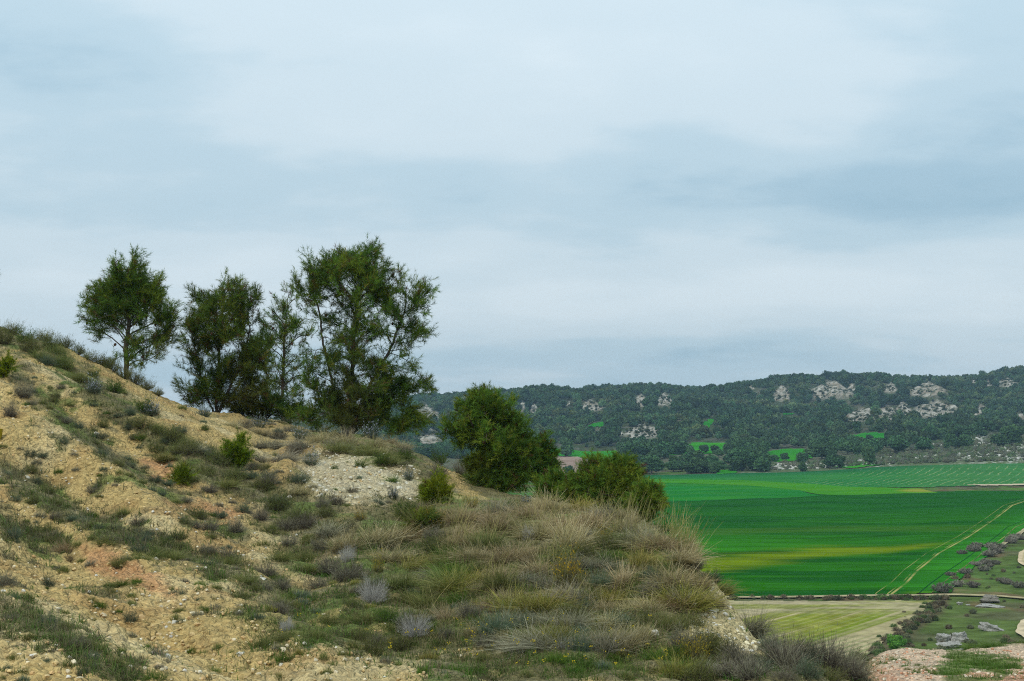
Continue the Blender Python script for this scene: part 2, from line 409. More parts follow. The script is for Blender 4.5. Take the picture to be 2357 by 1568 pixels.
def ground_masks(u, v, X, Y):
    n1 = fbm(X * 1.1, Y * 1.1, 4, 41); n2 = fbm(X * 3.5, Y * 3.5, 3, 47)
    # vegetated share: everything to the mound side, gullies on the slope
    side = sstep(470, 760, u + 160 * n1 + 0.35 * (v - 1300))
    side = np.where(v < 1060, np.maximum(side, sstep(700, 760, u + 40 * n1)), side)
    veg = side
    for pts, w in VEG:
        d = band(pts, u, v, w)
        veg = np.maximum(veg, (1 - sstep(.5, 1.5, d + .7 * n1 + .7 * n2)))
    sp = 1 - sstep(-.55, -.2, -(n1 * .8 + n2 * .5) + .25)
    veg = np.maximum(veg, .8 * (1 - sp) * 0 + .8 * sstep(.28, .62, n1 + .45 * n2))
    white = np.zeros_like(u); pale = np.zeros_like(u); track = np.zeros_like(u)
    for poly, k in BARE:
        d = poly_sd(poly, u, v)
        b = 1 - sstep(-16, 16, d + 16 * n1 + 18 * n2)
        veg = veg * (1 - .93 * b)
        if k == 'w': white = np.maximum(white, b)
        if k == 'k': pale = np.maximum(pale, b)
    orange = np.zeros_like(u)
    for poly in ORANGE:
        b = 1 - sstep(-10, 18, poly_sd(poly, u, v) + 14 * n1 + 9 * n2)
        orange = np.maximum(orange, b); veg = veg * (1 - .9 * b)
    # bare flecks among the grass in the dip
    fl = sstep(.22, .55, fbm(X * 1.9, Y * 1.9, 3, 53)) * (1 - sstep(1500, 1600, u)) * sstep(1200, 1280, v) * (1 - sstep(860, 960, u) * (1 - sstep(1470, 1500, v)))
    veg = veg * (1 - .55 * fl)
    track = sstep(1975, 2035, u + 25 * n1) * (1 - sstep(22, 26, Y))
    veg = veg * (1 - track)
    # grass on the track
    g = 1 - sstep(-6, 14, poly_sd([(2190,1498),(2230,1505),(2310,1518),(2345,1535),(2310,1548),(2240,1540),(2195,1560),(2260,1567),(2330,1580),(2300,1600),(2190,1575),(2160,1545),(2195,1528),(2175,1515)], u, v) + 9 * n1 + 12 * n2)
    g = np.maximum(g, .9 * sstep(.45, .62, n1 + .5 * n2))
    rim = (1 - sstep(.3, 1.2, np.abs(line_d([(2200,1493),(2260,1484),(2357,1476),(2500,1470)], u, v)) / 9.0))
    tg = np.maximum(g, rim) * track
    return np.clip(veg, 0, 1), white, pale, orange, track, tg, n1, n2

def near_micro(X, Y, veg):
    d1, d2, _ = worley(X * 11, Y * 11, 61)
    e1, e2, _ = worley(X * 4.2, Y * 4.2, 67)
    bare = 1 - veg
    return bare * (.05 * (.5 - d1) + .03 * (.5 - e1) * sstep(-.2, .5, perlin(X * .6, Y * .6, 71)) + .03 * fbm(X * 2.5, Y * 2.5, 3, 73)) + veg * .03 * fbm(X * 3, Y * 3, 3, 75)

def build_grid(svals, tvals, zfun):
    S, T = np.meshgrid(svals, tvals, indexing='ij'); Y = np.exp(T); X = S * Y
    return X.ravel(), Y.ravel(), len(svals), len(tvals)

def grid_faces(ns, nt):
    i, j = np.meshgrid(np.arange(ns - 1), np.arange(nt - 1), indexing='ij'); a = (i * nt + j).ravel()
    return np.c_[a, a + nt, a + nt + 1, a + 1]

sv = np.r_[np.linspace(-.6, -.38, 40)[:-1], np.linspace(-.38, .38, 880), np.linspace(.38, .66, 45)[1:]]
tv = np.r_[np.linspace(math.log(1.2), math.log(8), 60)[:-1], np.linspace(math.log(8), math.log(34), 560), np.linspace(math.log(34), math.log(58), 70)[1:]]
X, Y, ns, nt_ = build_grid(sv, tv, None)
Zv = near_z(X, Y)
u, v = Z2UV(X, Y, Zv)
veg, white, pale, orange, track, tgrass, n1, n2 = ground_masks(u, v, X, Y)
vegall = np.clip(veg + tgrass, 0, 1)
Zv = Zv + near_micro(X, Y, np.maximum(vegall, .55 * track))
far_fade = sstep(50, 58, Y); Zv = Zv - 1.2 * far_fade
def mixc(c, tgt, k): return c * (1 - k[:, None]) + np.asarray(tgt)[None, :] * k[:, None] if np.ndim(tgt) == 1 else c * (1 - k[:, None]) + tgt * k[:, None]
c = np.tile(np.array([.47, .335, .135]), (len(X), 1))
c = mixc(c, (.53, .41, .205), sstep(.0, .6, fbm(X * .5, Y * .5, 3, 81)))
c = mixc(c, (.40, .255, .10), .8 * sstep(.15, .6, fbm(X * .7 + 9, Y * .7, 3, 83)))
c = mixc(c, (.53, .46, .31), white * (.72 + .2 * n2))
c = mixc(c, (.55, .45, .24), pale * .8)
c = mixc(c, (.47, .235, .11), orange * .75)
tc_ = np.tile(np.array([.60, .44, .30]), (len(X), 1))
tc_ = mixc(tc_, (.48, .22, .12), sstep(.0, .5, -.25 + fbm(X * .55, Y * .4, 3, 87) + .7 * (1 - sstep(1990, 2080, u)) + .6 * (1 - sstep(60, 170, np.hypot(u - 2330, (v - 1560) * 1.6)))) * .65 * sstep(1505, 1535, v))
c = mixc(c, tc_, track)
vc = np.tile(np.array([.135, .125, .055]), (len(X), 1))
vc = mixc(vc, (.20, .17, .09), sstep(-.1, .5, n2)); vc = mixc(vc, (.10, .15, .035), sstep(.0, .5, fbm(X * .9, Y * .9, 3, 91)))
c = mixc(c, vc, veg * .92)
c = mixc(c, (.10, .16, .03), tgrass * .9)
hill = obj('hillside', mesh_np('hillside', np.c_[X, Y, Zv], grid_faces(ns, nt_), M_clay, c, True, {'bare': 1 - vegall}))
tag(hill, 'bare ochre clay hillside with gullies, a pale knoll and a grassy mound', kind='structure')
# ------------------------------------------------------------------ valley and far hills
CLIFFS = [  # u, v, ru, rv
 (1914,898,58,21),(1800,904,24,17),(2136,896,46,15),(2049,891,19,13),(1982,953,40,15),(2040,948,28,18),(2079,939,20,14),(2156,940,62,21),
 (2257,943,22,13),(2318,880,26,10),(2277,880,10,8),(2351,960,15,7),(1478,991,44,18),(1530,920,24,15),(1474,920,19,15),(1358,933,30,12),
 (1203,938,10,11),(1230,940,10,9),(978,949,38,18),(990,1012,40,24),(1425,995,10,6),(1310,930,12,6),(1960,893,14,10),(2240,878,9,7),(2000,950,12,8),(1730,892,8,5)]
CLEAR = {  # small green plots between the woods, picture polygons on the ground
 'a': [(1235,1036),(1300,1034),(1420,1036),(1425,1050),(1380,1062),(1310,1052),(1240,1050)],
 'b': [(1525,1038),(1560,1026),(1612,1018),(1685,1019),(1680,1034),(1640,1046),(1560,1048),(1500,1050)],
 'c': [(1755,1060),(1765,1042),(1800,1034),(1850,1034),(1885,1042),(1870,1056),(1800,1066)],
 'd': [(1617,990),(1618,972),(1632,964),(1672,963),(1665,972),(1640,978),(1630,992)],
 'e': [(1950,1004),(1975,999),(2050,998),(2052,1010),(2010,1016),(1955,1012)],
 'f': [(1795,958),(1820,951),(1842,950),(1822,960)],
 'g': [(1350,984),(1370,973),(1402,972),(1395,984)],
 'h': [(1905,1075),(1960,1066),(2035,1062),(2030,1072),(1960,1080)],
 'i': [(1645,1085),(1690,1080),(1700,1090),(1650,1094)],
}
PLOUGH = [(1180,1052),(1290,1050),(1330,1052),(1362,1066),(1372,1078),(1330,1092),(1240,1092),(1180,1090)]
SCRUB = [(1690,1090),(1740,1066),(1860,1064),(1990,1046),(2110,1026),(2260,1000),(2460,985),(2460,1075),(2300,1066),(2080,1075),(1880,1090),(1690,1096)]

def far_masks(u, v, X, Y):
    n1 = fbm(X * .02, Y * .02, 4, 101); n2 = fbm(X * .09, Y * .09, 3, 103)
    cl = np.zeros_like(u)
    for cu, cv, ru, rv in CLIFFS:
        d = np.hypot((u - cu) / (ru * np.clip(.72 + .5 * (v - cv) / rv, .3, 1.25)), (v - cv) / rv)
        cl = np.maximum(cl, 1 - sstep(.85, 1.2, d + .17 * n2 + .13 * n1))
    cl = cl * sstep(620, 680, Y)
    scr = (1 - sstep(-4, 4, poly_sd(SCRUB, u, v) + 4 * n1)) * (Y > 500) * (Y < 800)
    return cl, scr, n1, n2

def vcol(n, col): return np.tile(np.array(col, float), (n, 1))

sv = np.r_[np.linspace(-.6, -.1, 60)[:-1], np.linspace(-.1, .38, 640), np.linspace(.38, .66, 40)[1:]]
tv = np.r_[np.linspace(math.log(49), math.log(120), 70)[:-1], np.linspace(math.log(120), math.log(560), 330)[:-1], np.linspace(math.log(560), math.log(1330), 420)[:-1], np.linspace(math.log(1330), math.log(1690), 24)]
X, Y, ns, nt_ = build_grid(sv, tv, None)
Zv = far_z(X, Y)
u, v = Z2UV(X, Y, Zv)
cl, scr, n1, n2 = far_masks(u, v, X, Y)
Zv = Zv + cl * (2.5 * fbm(X * .06, Y * .03, 4, 107) + 1.2 * perlin(Y * .15 + n2, X * .01, 109))
Zv = Zv - 1.5 * (1 - sstep(49, 56, Y))
c = vcol(len(X), (.085, .15, .03))
c = mixc(c, (.10, .10, .055), sstep(-.15, .35, fbm(X * .05, Y * .05, 4, 113)))
c = mixc(c, (.06, .15, .025), sstep(.05, .5, fbm(X * .03 + 4, Y * .03, 3, 117)))
c = mixc(c, (.105, .115, .045), np.where(Y < 320, .5, 0.)); c = mixc(c, (.16, .105, .06), .8 * sstep(.25, .6, fbm(X * .07 + 7, Y * .05, 4, 119)))
rough_band = (1 - sstep(.4, 1.3, band([(2165,1383),(2100,1440),(2040,1480),(1960,1530),(1900,1560)], u, v, 24) + .3 * n2)) * (Y < 200)
c = mixc(c, (.13, .10, .06), .85 * rough_band)
hilly = sstep(590, 640, Y)
c = mixc(c, (.05, .065, .032), hilly * .95)
c = mixc(c, (.12, .125, .075), hilly * (1 - sstep(700, 780, Y)) * .8); c = mixc(c, (.13, .12, .09), .7 * hilly * sstep(.1, .5, n2))
c = mixc(c, (.10, .125, .06), scr); 
st = sstep(.12, .4, fbm(X * .45, Y * .22, 3, 127)) * np.clip(sstep(-.15, .3, fbm(X * .022 + 3, Y * .03, 2, 131)) + sstep(2150, 2330, u) * .8, 0, 1)
c = mixc(c, (.50, .48, .42), scr * st * .85)
rc = vcol(len(X), (.36, .33, .275)); rc = mixc(rc, (.25, .21, .155), sstep(-.05, .4, perlin(Zv * .55 + n2 * 1.2, X * .01, 137)))
c = mixc(c, rc, cl); c = mixc(c, (.07, .08, .04), cl * .9 * sstep(.12, .32, fbm(X * .28, Y * .2, 3, 139)))
M_valley = attr_mat('valley_ground', (.35, .35, .35), .5, .6, .6, .5)
valley = obj('valley_terrain', mesh_np('valley_terrain', np.c_[X, Y, Zv], grid_faces(ns, nt_), M_valley, c, True))
tag(valley, 'green valley floor rising to a long wooded hill with pale cliffs', kind='structure')

# ------------------------------------------------------------------ fields laid on the valley floor
def region(name, poly, ds, dv, colfun, mat, zoff=.15, attrs=None):
    W = np.array(fhit(poly))
    lay = np.c_[W[:, 0] / W[:, 1], np.log(W[:, 1])]
    s0, t0 = lay.min(0); s1, t1 = lay.max(0)
    vm = 25.0 * F / math.exp((t0 + t1) / 2)
    ns = int((s1 - s0) * F / ds) + 2; nt2 = int((t1 - t0) * vm / dv) + 2
    X, Y, ns, nt2 = build_grid(np.linspace(s0, s1, ns), np.linspace(t0, t1, nt2), None)
    wob = .35 * perlin(X * .25, Y * .25, 151) + .25 * perlin(X * .9, Y * .9, 152)
    inside = poly_sd(lay, X / Y, np.log(Y)) * Y + wob * .8 < 0
    fc = grid_faces(ns, nt2); fc = fc[inside[fc].all(1)]
    used = np.unique(fc); rem = np.zeros(len(X), int); rem[used] = np.arange(len(used)); fc = rem[fc]
    X, Y = X[used], Y[used]; Z = far_z(X, Y) + zoff; u, v = Z2UV(X, Y, Z)
    o = obj(name, mesh_np(name, np.c_[X, Y, Z], fc, mat, colfun(u, v, X, Y), True, attrs(u, v, X, Y) if attrs else None))
    return o

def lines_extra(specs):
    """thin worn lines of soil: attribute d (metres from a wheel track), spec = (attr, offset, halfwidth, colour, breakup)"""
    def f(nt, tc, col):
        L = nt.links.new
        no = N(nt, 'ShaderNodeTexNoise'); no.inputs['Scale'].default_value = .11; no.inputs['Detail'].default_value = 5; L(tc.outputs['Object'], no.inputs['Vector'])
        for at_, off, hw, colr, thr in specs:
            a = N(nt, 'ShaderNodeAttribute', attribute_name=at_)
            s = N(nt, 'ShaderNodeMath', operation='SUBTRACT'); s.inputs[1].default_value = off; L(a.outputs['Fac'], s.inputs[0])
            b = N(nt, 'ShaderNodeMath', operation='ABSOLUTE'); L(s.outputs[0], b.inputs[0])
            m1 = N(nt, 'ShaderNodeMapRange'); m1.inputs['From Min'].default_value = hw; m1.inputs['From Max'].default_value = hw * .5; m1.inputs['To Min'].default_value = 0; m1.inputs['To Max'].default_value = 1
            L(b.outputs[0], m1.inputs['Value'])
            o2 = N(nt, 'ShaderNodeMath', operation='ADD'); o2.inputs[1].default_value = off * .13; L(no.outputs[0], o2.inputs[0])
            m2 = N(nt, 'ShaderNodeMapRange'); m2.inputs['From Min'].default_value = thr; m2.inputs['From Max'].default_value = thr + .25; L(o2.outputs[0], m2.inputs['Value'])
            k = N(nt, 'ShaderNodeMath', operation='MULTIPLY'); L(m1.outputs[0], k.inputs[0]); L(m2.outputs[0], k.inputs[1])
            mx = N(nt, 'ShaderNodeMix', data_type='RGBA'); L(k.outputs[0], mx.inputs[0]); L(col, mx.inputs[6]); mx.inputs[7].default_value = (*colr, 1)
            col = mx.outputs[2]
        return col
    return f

TRK = fhit([(2052,1370),(2085,1345),(2112,1315),(2160,1276),(2230,1237),(2290,1196),(2330,1165),(2357,1156),(2430,1140)])
TRK2 = fhit([(2170,1372),(2190,1352),(2225,1322),(2270,1288),(2330,1240),(2357,1215),(2420,1190)])
straw = (.34, .30, .10)
specs = [('dtrack', o_, w_, straw, t_) for o_, w_, t_ in ((0, .24, .32), (.55, .12, .50), (2.1, .07, .6))]
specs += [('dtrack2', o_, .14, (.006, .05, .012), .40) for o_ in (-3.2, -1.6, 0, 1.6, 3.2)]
specs += [('dtrack2', o_ + .45, .13, straw, .64) for o_ in (-1.2, 1.2)]
M_wheat = attr_mat('wheat_crop', (.07, .6, .3), .42, .7, 1.6, .25, extra=lines_extra(specs))  # stretched noise darkens the crop in streaks: painted shade between rows
def wheat_col(u, v, X, Y):
    c = vcol(len(u), (.020, .122, .005))
    c = mixc(c, (.010, .084, .007), sstep(-.1, .5, fbm(X * .012, Y * .06, 4, 161)))
    c = mixc(c, (.040, .205, .005), .8 * sstep(.05, .55, fbm(X * .016 + 3, Y * .035, 3, 163)) * sstep(1200, 1330, v))
    c = mixc(c, (.009, .080, .010), (1 - sstep(1150, 1215, v)) * .7)
    n = fbm(X * .05, Y * .3, 3, 165)
    cy = np.interp(u, [1400, 1640, 1760, 1900, 2050, 2200], [1320, 1302, 1286, 1270, 1264, 1250]); w = np.interp(u, [1400, 1640, 1800, 1950, 2100, 2250], [28, 25, 20, 13, 9, 5])
    k = (1 - sstep(.1, 1.25, np.abs(v - cy) / w + .4 * n)) * (1 - sstep(2080, 2230, u))
    c = mixc(c, (.15, .20, .004), k * .85)
    k = (1 - sstep(.3, 1.4, np.abs(v - np.interp(u, [1600, 1900, 2330], [1226, 1219, 1214])) / 7 + .6 * n)); c = mixc(c, (.05, .13, .01), k * .6)
    k = (1 - sstep(.3, 1.4, np.abs(v - 1268) / 9 + .6 * n)) * sstep(2180, 2260, u); c = mixc(c, (.05, .16, .01), k * .7)
    k = (1 - sstep(.3, 1.3, np.abs(v - 1366) / 8 + .4 * n)) * sstep(2060, 2120, u); c = mixc(c, (.15, .19, .008), k * .85)
    edge = -line_d(fhit([(2190,1364),(2238,1312),(2300,1262),(2357,1226),(2450,1190)]), X, Y)
    k = (1 - sstep(2, 14, np.abs(edge) + 3 * n)); c = mixc(c, (.03, .19, .012), k * .8)
    return c
WHEAT = [(1000,1372),(1300,1374),(1700,1377),(2050,1371),(2192,1366),(2205,1340),(2242,1310),(2300,1262),(2357,1226),(2470,1185),(2470,1128),(2357,1131),(2100,1134),(1900,1139),(1700,1148),(1500,1153),(1250,1156),(1000,1156)]
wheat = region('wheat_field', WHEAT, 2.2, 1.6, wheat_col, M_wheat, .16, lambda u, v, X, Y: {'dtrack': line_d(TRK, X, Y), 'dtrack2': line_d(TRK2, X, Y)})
tag(wheat, 'deep green young wheat field with a yellowed band and a worn diagonal track', kind='structure')

M_crop = attr_mat('young_crop', (.06, .3, .3), .28, .5, 1.2, .2)
def flat(a, b, sc=(.02, .05), seed=171):
    return lambda u, v, X, Y: mixc(vcol(len(u), a), b, sstep(-.2, .5, fbm(X * sc[0], Y * sc[1], 3, seed)))
o = region('crop_field', [(1300,1158),(1500,1156),(1700,1151),(1895,1143),(1840,1128),(1720,1118),(1600,1114),(1300,1112)], 2.5, 1.2, flat((.012, .15, .018), (.025, .17, .014)), M_crop, .18)
tag(o, 'blue-green crop strip behind the deep green wheat', kind='structure')
o = region('crop_field', [(1300,1113),(1600,1115),(1720,1119),(1840,1130),(1905,1141),(2060,1138),(2160,1136),(2120,1126),(1960,1122),(1860,1114),(1700,1106),(1500,1104),(1300,1104)], 2.0, .45, 
  lambda u, v, X, Y: mixc(flat((.045, .205, .010), (.06, .22, .010))(u, v, X, Y), (.22, .24, .03), (1 - sstep(.4, 1.2, np.hypot((u - 2120) / 60, (v - 1129) / 5)))), M_crop, .2)
tag(o, 'bright lime green crop strip curving across the valley', kind='structure')
def stripes_extra(nt, tc, col):
    L = nt.links.new
    a = N(nt, 'ShaderNodeAttribute', attribute_name='row'); b = N(nt, 'ShaderNodeAttribute', attribute_name='rowmask')
    no = N(nt, 'ShaderNodeTexNoise'); no.inputs['Scale'].default_value = .12; no.inputs['Detail'].default_value = 4; L(tc.outputs['Object'], no.inputs['Vector'])
    ad = N(nt, 'ShaderNodeMath', operation='MULTIPLY_ADD'); ad.inputs[1].default_value = .9; L(no.outputs[0], ad.inputs[0]); L(a.outputs['Fac'], ad.inputs[2])
    fr = N(nt, 'ShaderNodeMath', operation='FRACT'); L(ad.outputs[0], fr.inputs[0])
    m1 = N(nt, 'ShaderNodeMapRange'); m1.inputs['From Min'].default_value = .14; m1.inputs['From Max'].default_value = .05; L(fr.outputs[0], m1.inputs['Value'])
    n2 = N(nt, 'ShaderNodeTexNoise'); n2.inputs['Scale'].default_value = .06; n2.inputs['Detail'].default_value = 5; n2.inputs['Roughness'].default_value = .7; L(tc.outputs['Object'], n2.inputs['Vector'])
    m2 = N(nt, 'ShaderNodeMapRange'); m2.inputs['From Min'].default_value = .40; m2.inputs['From Max'].default_value = .54; L(n2.outputs[0], m2.inputs['Value'])
    k = N(nt, 'ShaderNodeMath', operation='MULTIPLY'); L(m1.outputs[0], k.inputs[0]); L(m2.outputs[0], k.inputs[1])
    k2 = N(nt, 'ShaderNodeMath', operation='MULTIPLY'); L(k.outputs[0], k2.inputs[0]); L(b.outputs['Fac'], k2.inputs[1])
    mx = N(nt, 'ShaderNodeMix', data_type='RGBA'); L(k2.outputs[0], mx.inputs[0]); L(col, mx.inputs[6]); mx.inputs[7].default_value = (.26, .30, .13, 1)
    return mx.outputs[2]
M_upper = attr_mat('thin_crop', (.05, .2, .3), .22, .4, 1.0, .2, extra=stripes_extra)
def upper_col(u, v, X, Y):
    c = flat((.022, .15, .030), (.03, .165, .028))(u, v, X, Y)
    c = mixc(c, (.012, .10, .03), (1 - sstep(1072, 1084, v - np.interp(u, [1500, 1900, 2100, 2357], [22, 12, 2, -6]))) * .9)
    return mixc(c, (.05, .165, .045), sstep(1950, 2250, u) * .7)
def upper_attr(u, v, X, Y):
    q = X * .93 - Y * .37 + 6 * np.sin(Y * .02)
    m = sstep(1830, 2000, u + 3 * (v - 1090)) * (1 - sstep(1117, 1123, v)) * (1 - .85 * np.exp(-((v - np.interp(u, [1900, 2357], [1100, 1099])) / 4) ** 2)) * sstep(0, 9, v - np.interp(u, [1500, 1700, 1900, 2100, 2357], [1095, 1090, 1084, 1074, 1068]))
    return {'row': q / 3.3, 'rowmask': m}
o = region('crop_field', [(1300,1106),(1500,1106),(1700,1108),(1860,1116),(1960,1123),(2100,1124),(2357,1119),(2470,1117),(2470,1064),(2357,1066),(2100,1072),(1960,1080),(1860,1085),(1700,1090),(1560,1093),(1300,1094)], 2.2, .9, upper_col, M_upper, .18, upper_attr)
tag(o, 'pale green field with sandy drill lines rising to the scrub', kind='structure')
o = region('sandy_path', [(2215,1117.5),(2357,1115),(2470,1113),(2470,1117),(2357,1119),(2260,1120.5)], 3, .6, flat((.50, .40, .27), (.42, .36, .22)), M_crop, .35)
tag(o, 'thin sandy path edging the pale green field', kind='structure')
for k, poly in CLEAR.items():
    dark = k in 'defg'
    o = region('meadow', poly, 2, .7, flat((.025, .19, .010), (.04, .23, .008)) if not dark else flat((.015, .17, .012), (.03, .2, .010)), M_crop, .3)
    tag(o, 'small bright green plot enclosed by pines', kind='structure')
M_soil = attr_mat('ploughed_soil', (.1, .6, .4), .3, .5, 1.0, .2)
o = region('ploughed_field', PLOUGH, 2, .8, lambda u, v, X, Y: mixc(flat((.30, .215, .165), (.25, .17, .13))(u, v, X, Y), (.40, .31, .24), .7 * sstep(.3, .6, perlin((X * .5 + Y * .25) * .6, Y * .02, 181))), M_soil, .3)
tag(o, 'pinkish ploughed field behind the small pines', kind='structure')
M_stub = attr_mat('stubble', (.5, .5, .5), .38, .5, 2.0, .15)
def stub_col(u, v, X, Y):
    q = X * .81 - Y * .58; l = X * .58 + Y * .81
    a = perlin(q * .26, l * .006, 191) + .6 * perlin(q * .5, l * .015, 193) + .35 * perlin(q * 1.7, l * .05, 195)
    c = vcol(len(u), (.20, .21, .03)); c = mixc(c, (.15, .19, .02), sstep(.1, .5, -a))
    c = mixc(c, (.44, .35, .20), sstep(.05, .35, a)); c = mixc(c, (.40, .32, .19), .8 * sstep(.08, .3, perlin(q * .085 + 2, l * .004, 196) + .25 * perlin(q * 1.1, l * .02, 194))); c = mixc(c, (.24, .20, .13), sstep(.5, .8, perlin(q * .22 + 5, l * .01, 197) + .3 * a))
    h = (1 - sstep(1398, 1420, v + 6 * fbm(X * .06, Y * .3, 3, 199)))
    hc = mixc(vcol(len(u), (.36, .30, .18)), (.20, .21, .05), sstep(-.1, .4, fbm(X * .04, Y * .5, 3, 198)))
    c = mixc(c, hc, h * .9)
    rows = .5 + .5 * np.sin(q * 5.2); k = sstep(1450, 1490, v) * sstep(1960, 1900, u) if False else sstep(1440, 1500, v)
    c = mixc(c, (.44, .38, .20), np.maximum(k, .4) * .5 * sstep(.55, .9, rows)); c = mixc(c, (.06, .16, .02), k * .55 * sstep(.55, .95, 1 - rows))
    return c
o = region('stubble_field', [(1400,1386),(1750,1385),(2000,1384),(2163,1384),(2100,1430),(2050,1470),(2010,1500),(1950,1545),(1700,1560),(1400,1560)], 1.8, 1.8, stub_col, M_stub, .14)
tag(o, 'straw and green striped stubble field below the wheat', kind='structure')
M_dirt = attr_mat('farm_track', (.8, .8, .8), .3, .4, 3, .1)
def ribbon(name, pts, w, col, zoff, label):
    W = np.array(fhit(pts)); seg = np.r_[0, np.cumsum(np.hypot(*np.diff(W, axis=0).T))]
    k = np.arange(0, seg[-1], 1.2); cx = np.interp(k, seg, W[:, 0]); cy = np.interp(k, seg, W[:, 1])
    cx = cx + .35 * perlin(k * .12, k * 0 + 5, 201)
    tx, ty = np.gradient(cx), np.gradient(cy); ln = np.hypot(tx, ty); nx, ny = -ty / ln, tx / ln
    a = np.linspace(-1, 1, 7); ww = w * (1 + .25 * perlin(k * .2, k * 0 + 1, 203))
    X = cx[:, None] + nx[:, None] * ww[:, None] * a; Y = cy[:, None] + ny[:, None] * ww[:, None] * a
    X, Y = X.ravel(), Y.ravel()
    c = mixc(vcol(len(X), col), np.array(col) * .75, sstep(0, .5, fbm(X * .4, Y * .4, 3, 207)))
    c = mixc(c, (.18, .19, .06), np.tile(np.exp(-(a / .18) ** 2), len(k)) * .45)
    return tag(obj(name, mesh_np(name, np.c_[X, Y, far_z(X, Y) + zoff], grid_faces(len(k), 7), M_dirt, c, True)), label, kind='structure')
ribbon('farm_track', [(1500,1376),(1700,1378),(1900,1376),(2060,1374),(2200,1372),(2300,1375),(2357,1380),(2450,1385)], .75, (.46, .37, .22), .24, 'sandy farm track between the wheat and the stubble')
ribbon('farm_track', [(2426,1250),(2378,1262),(2358,1275),(2353,1290),(2369,1305),(2426,1315)], .85, (.58, .45, .28), .24, 'sandy track bending beside grey heath')
ribbon('farm_track', [(2428,1425),(2376,1432),(2361,1448),(2364,1462),(2388,1475),(2438,1480)], 1.1, (.58, .46, .30), .24, 'pale sandy track curving past the boulders')
ribbon('farm_track', [(2430,1180),(2357,1222),(2325,1246),(2300,1260)], .5, (.40, .33, .2), .24, 'narrow worn path on the wheat field edge')
# ------------------------------------------------------------------ near pines, grown branch by branch
def unit(a): return a / (np.linalg.norm(a, axis=-1, keepdims=True) + 1e-9)

def grow(trunks, attr, step, kill, reach, r):
    """space colonisation: trunk path first, then limbs reaching for the points in ATTR"""
    nodes = [np.array(trunks[0][0], float)]; par = [-1]
    for trunk in trunks:
        last = 0
        for a, b in zip(trunk[:-1], trunk[1:]):
            a, b = np.array(a), np.array(b); n = max(1, int(np.linalg.norm(b - a) / step))
            for i in range(1, n + 1):
                nodes.append(a + (b - a) * i / n + r.normal(0, step * .12, 3)); par.append(last); last = len(nodes) - 1
    ndir = [np.array([0, 0, 1.])] * len(nodes)
    nd = np.array(nodes); A = attr.copy(); tip = np.full(len(A), -1)
    D = np.linalg.norm(A[:, None] - nd[None], axis=2); ni = D.argmin(1); dm = D.min(1); alive = np.ones(len(A), bool)
    for it in range(140):
        act = alive & (dm < reach)
        if not act.any(): break
        idx = np.nonzero(act)[0]; grp = ni[idx]
        new, npar = [], []
        for g in np.unique(grp):
            m = idx[grp == g]
            d = unit(A[m] - nodes[g]).mean(0) + .35 * ndir[g] + np.array([0, 0, .10]) + r.normal(0, .12, 3)
            d = unit(d); new.append(nodes[g] + d * step); npar.append((g, d))
        s0 = len(nodes)
        for p_, (g, d) in zip(new, npar): nodes.append(p_); par.append(g); ndir.append(d)
        na = np.array(new); live = np.nonzero(alive)[0]
        D = np.linalg.norm(A[live][:, None] - na[None], axis=2); k = D.argmin(1); m = D.min(1)
        better = m < dm[live]; ni[live[better]] = s0 + k[better]; dm[live[better]] = m[better]
        dead = alive & (dm < kill); tip[dead] = ni[dead]; alive &= ~dead
    tip[alive] = ni[alive]
    return np.array(nodes), np.array(par), np.array(ndir), tip, dm

def limb_mesh(nodes, par, r_tip, expo, r_base, sides=6):
    n = len(nodes); acc = np.zeros(n); ch = np.zeros(n, int)
    for i in range(n - 1, 0, -1):
        if acc[i] == 0: acc[i] = r_tip ** expo
        acc[par[i]] += acc[i]; ch[par[i]] += 1
    rad = np.maximum(acc, r_tip ** expo) ** (1 / expo); rad = np.minimum(rad * r_base / rad[0], r_base)
    rad = np.maximum(rad, r_tip)
    i = np.arange(1, n); a, b = nodes[par[i]], nodes[i]; ra, rb = np.minimum(rad[par[i]], rad[i] * 1.35), rad[i]
    d = unit(b - a); h = np.where(np.abs(d[:, 2:]) > .9, np.array([[1., 0, 0]]), np.array([[0, 0, 1.]]))
    e1 = unit(np.cross(d, h)); e2 = np.cross(d, e1)
    th = np.linspace(0, 2 * np.pi, sides, endpoint=False)
    ring = np.cos(th)[None, :, None] * e1[:, None] + np.sin(th)[None, :, None] * e2[:, None]
    V = np.concatenate([a[:, None] - d[:, None] * ra[:, None, None] * .3 + ring * ra[:, None, None], b[:, None] + ring * rb[:, None, None]], axis=1)
    o = (np.arange(len(i)) * 2 * sides)[:, None]; k = np.arange(sides)[None]; k2 = (k + 1) % sides
    fc = np.stack([o + k, o + k2, o + sides + k2, o + sides + k], axis=-1).reshape(-1, 4)
    return V.reshape(-1, 3), fc, rad

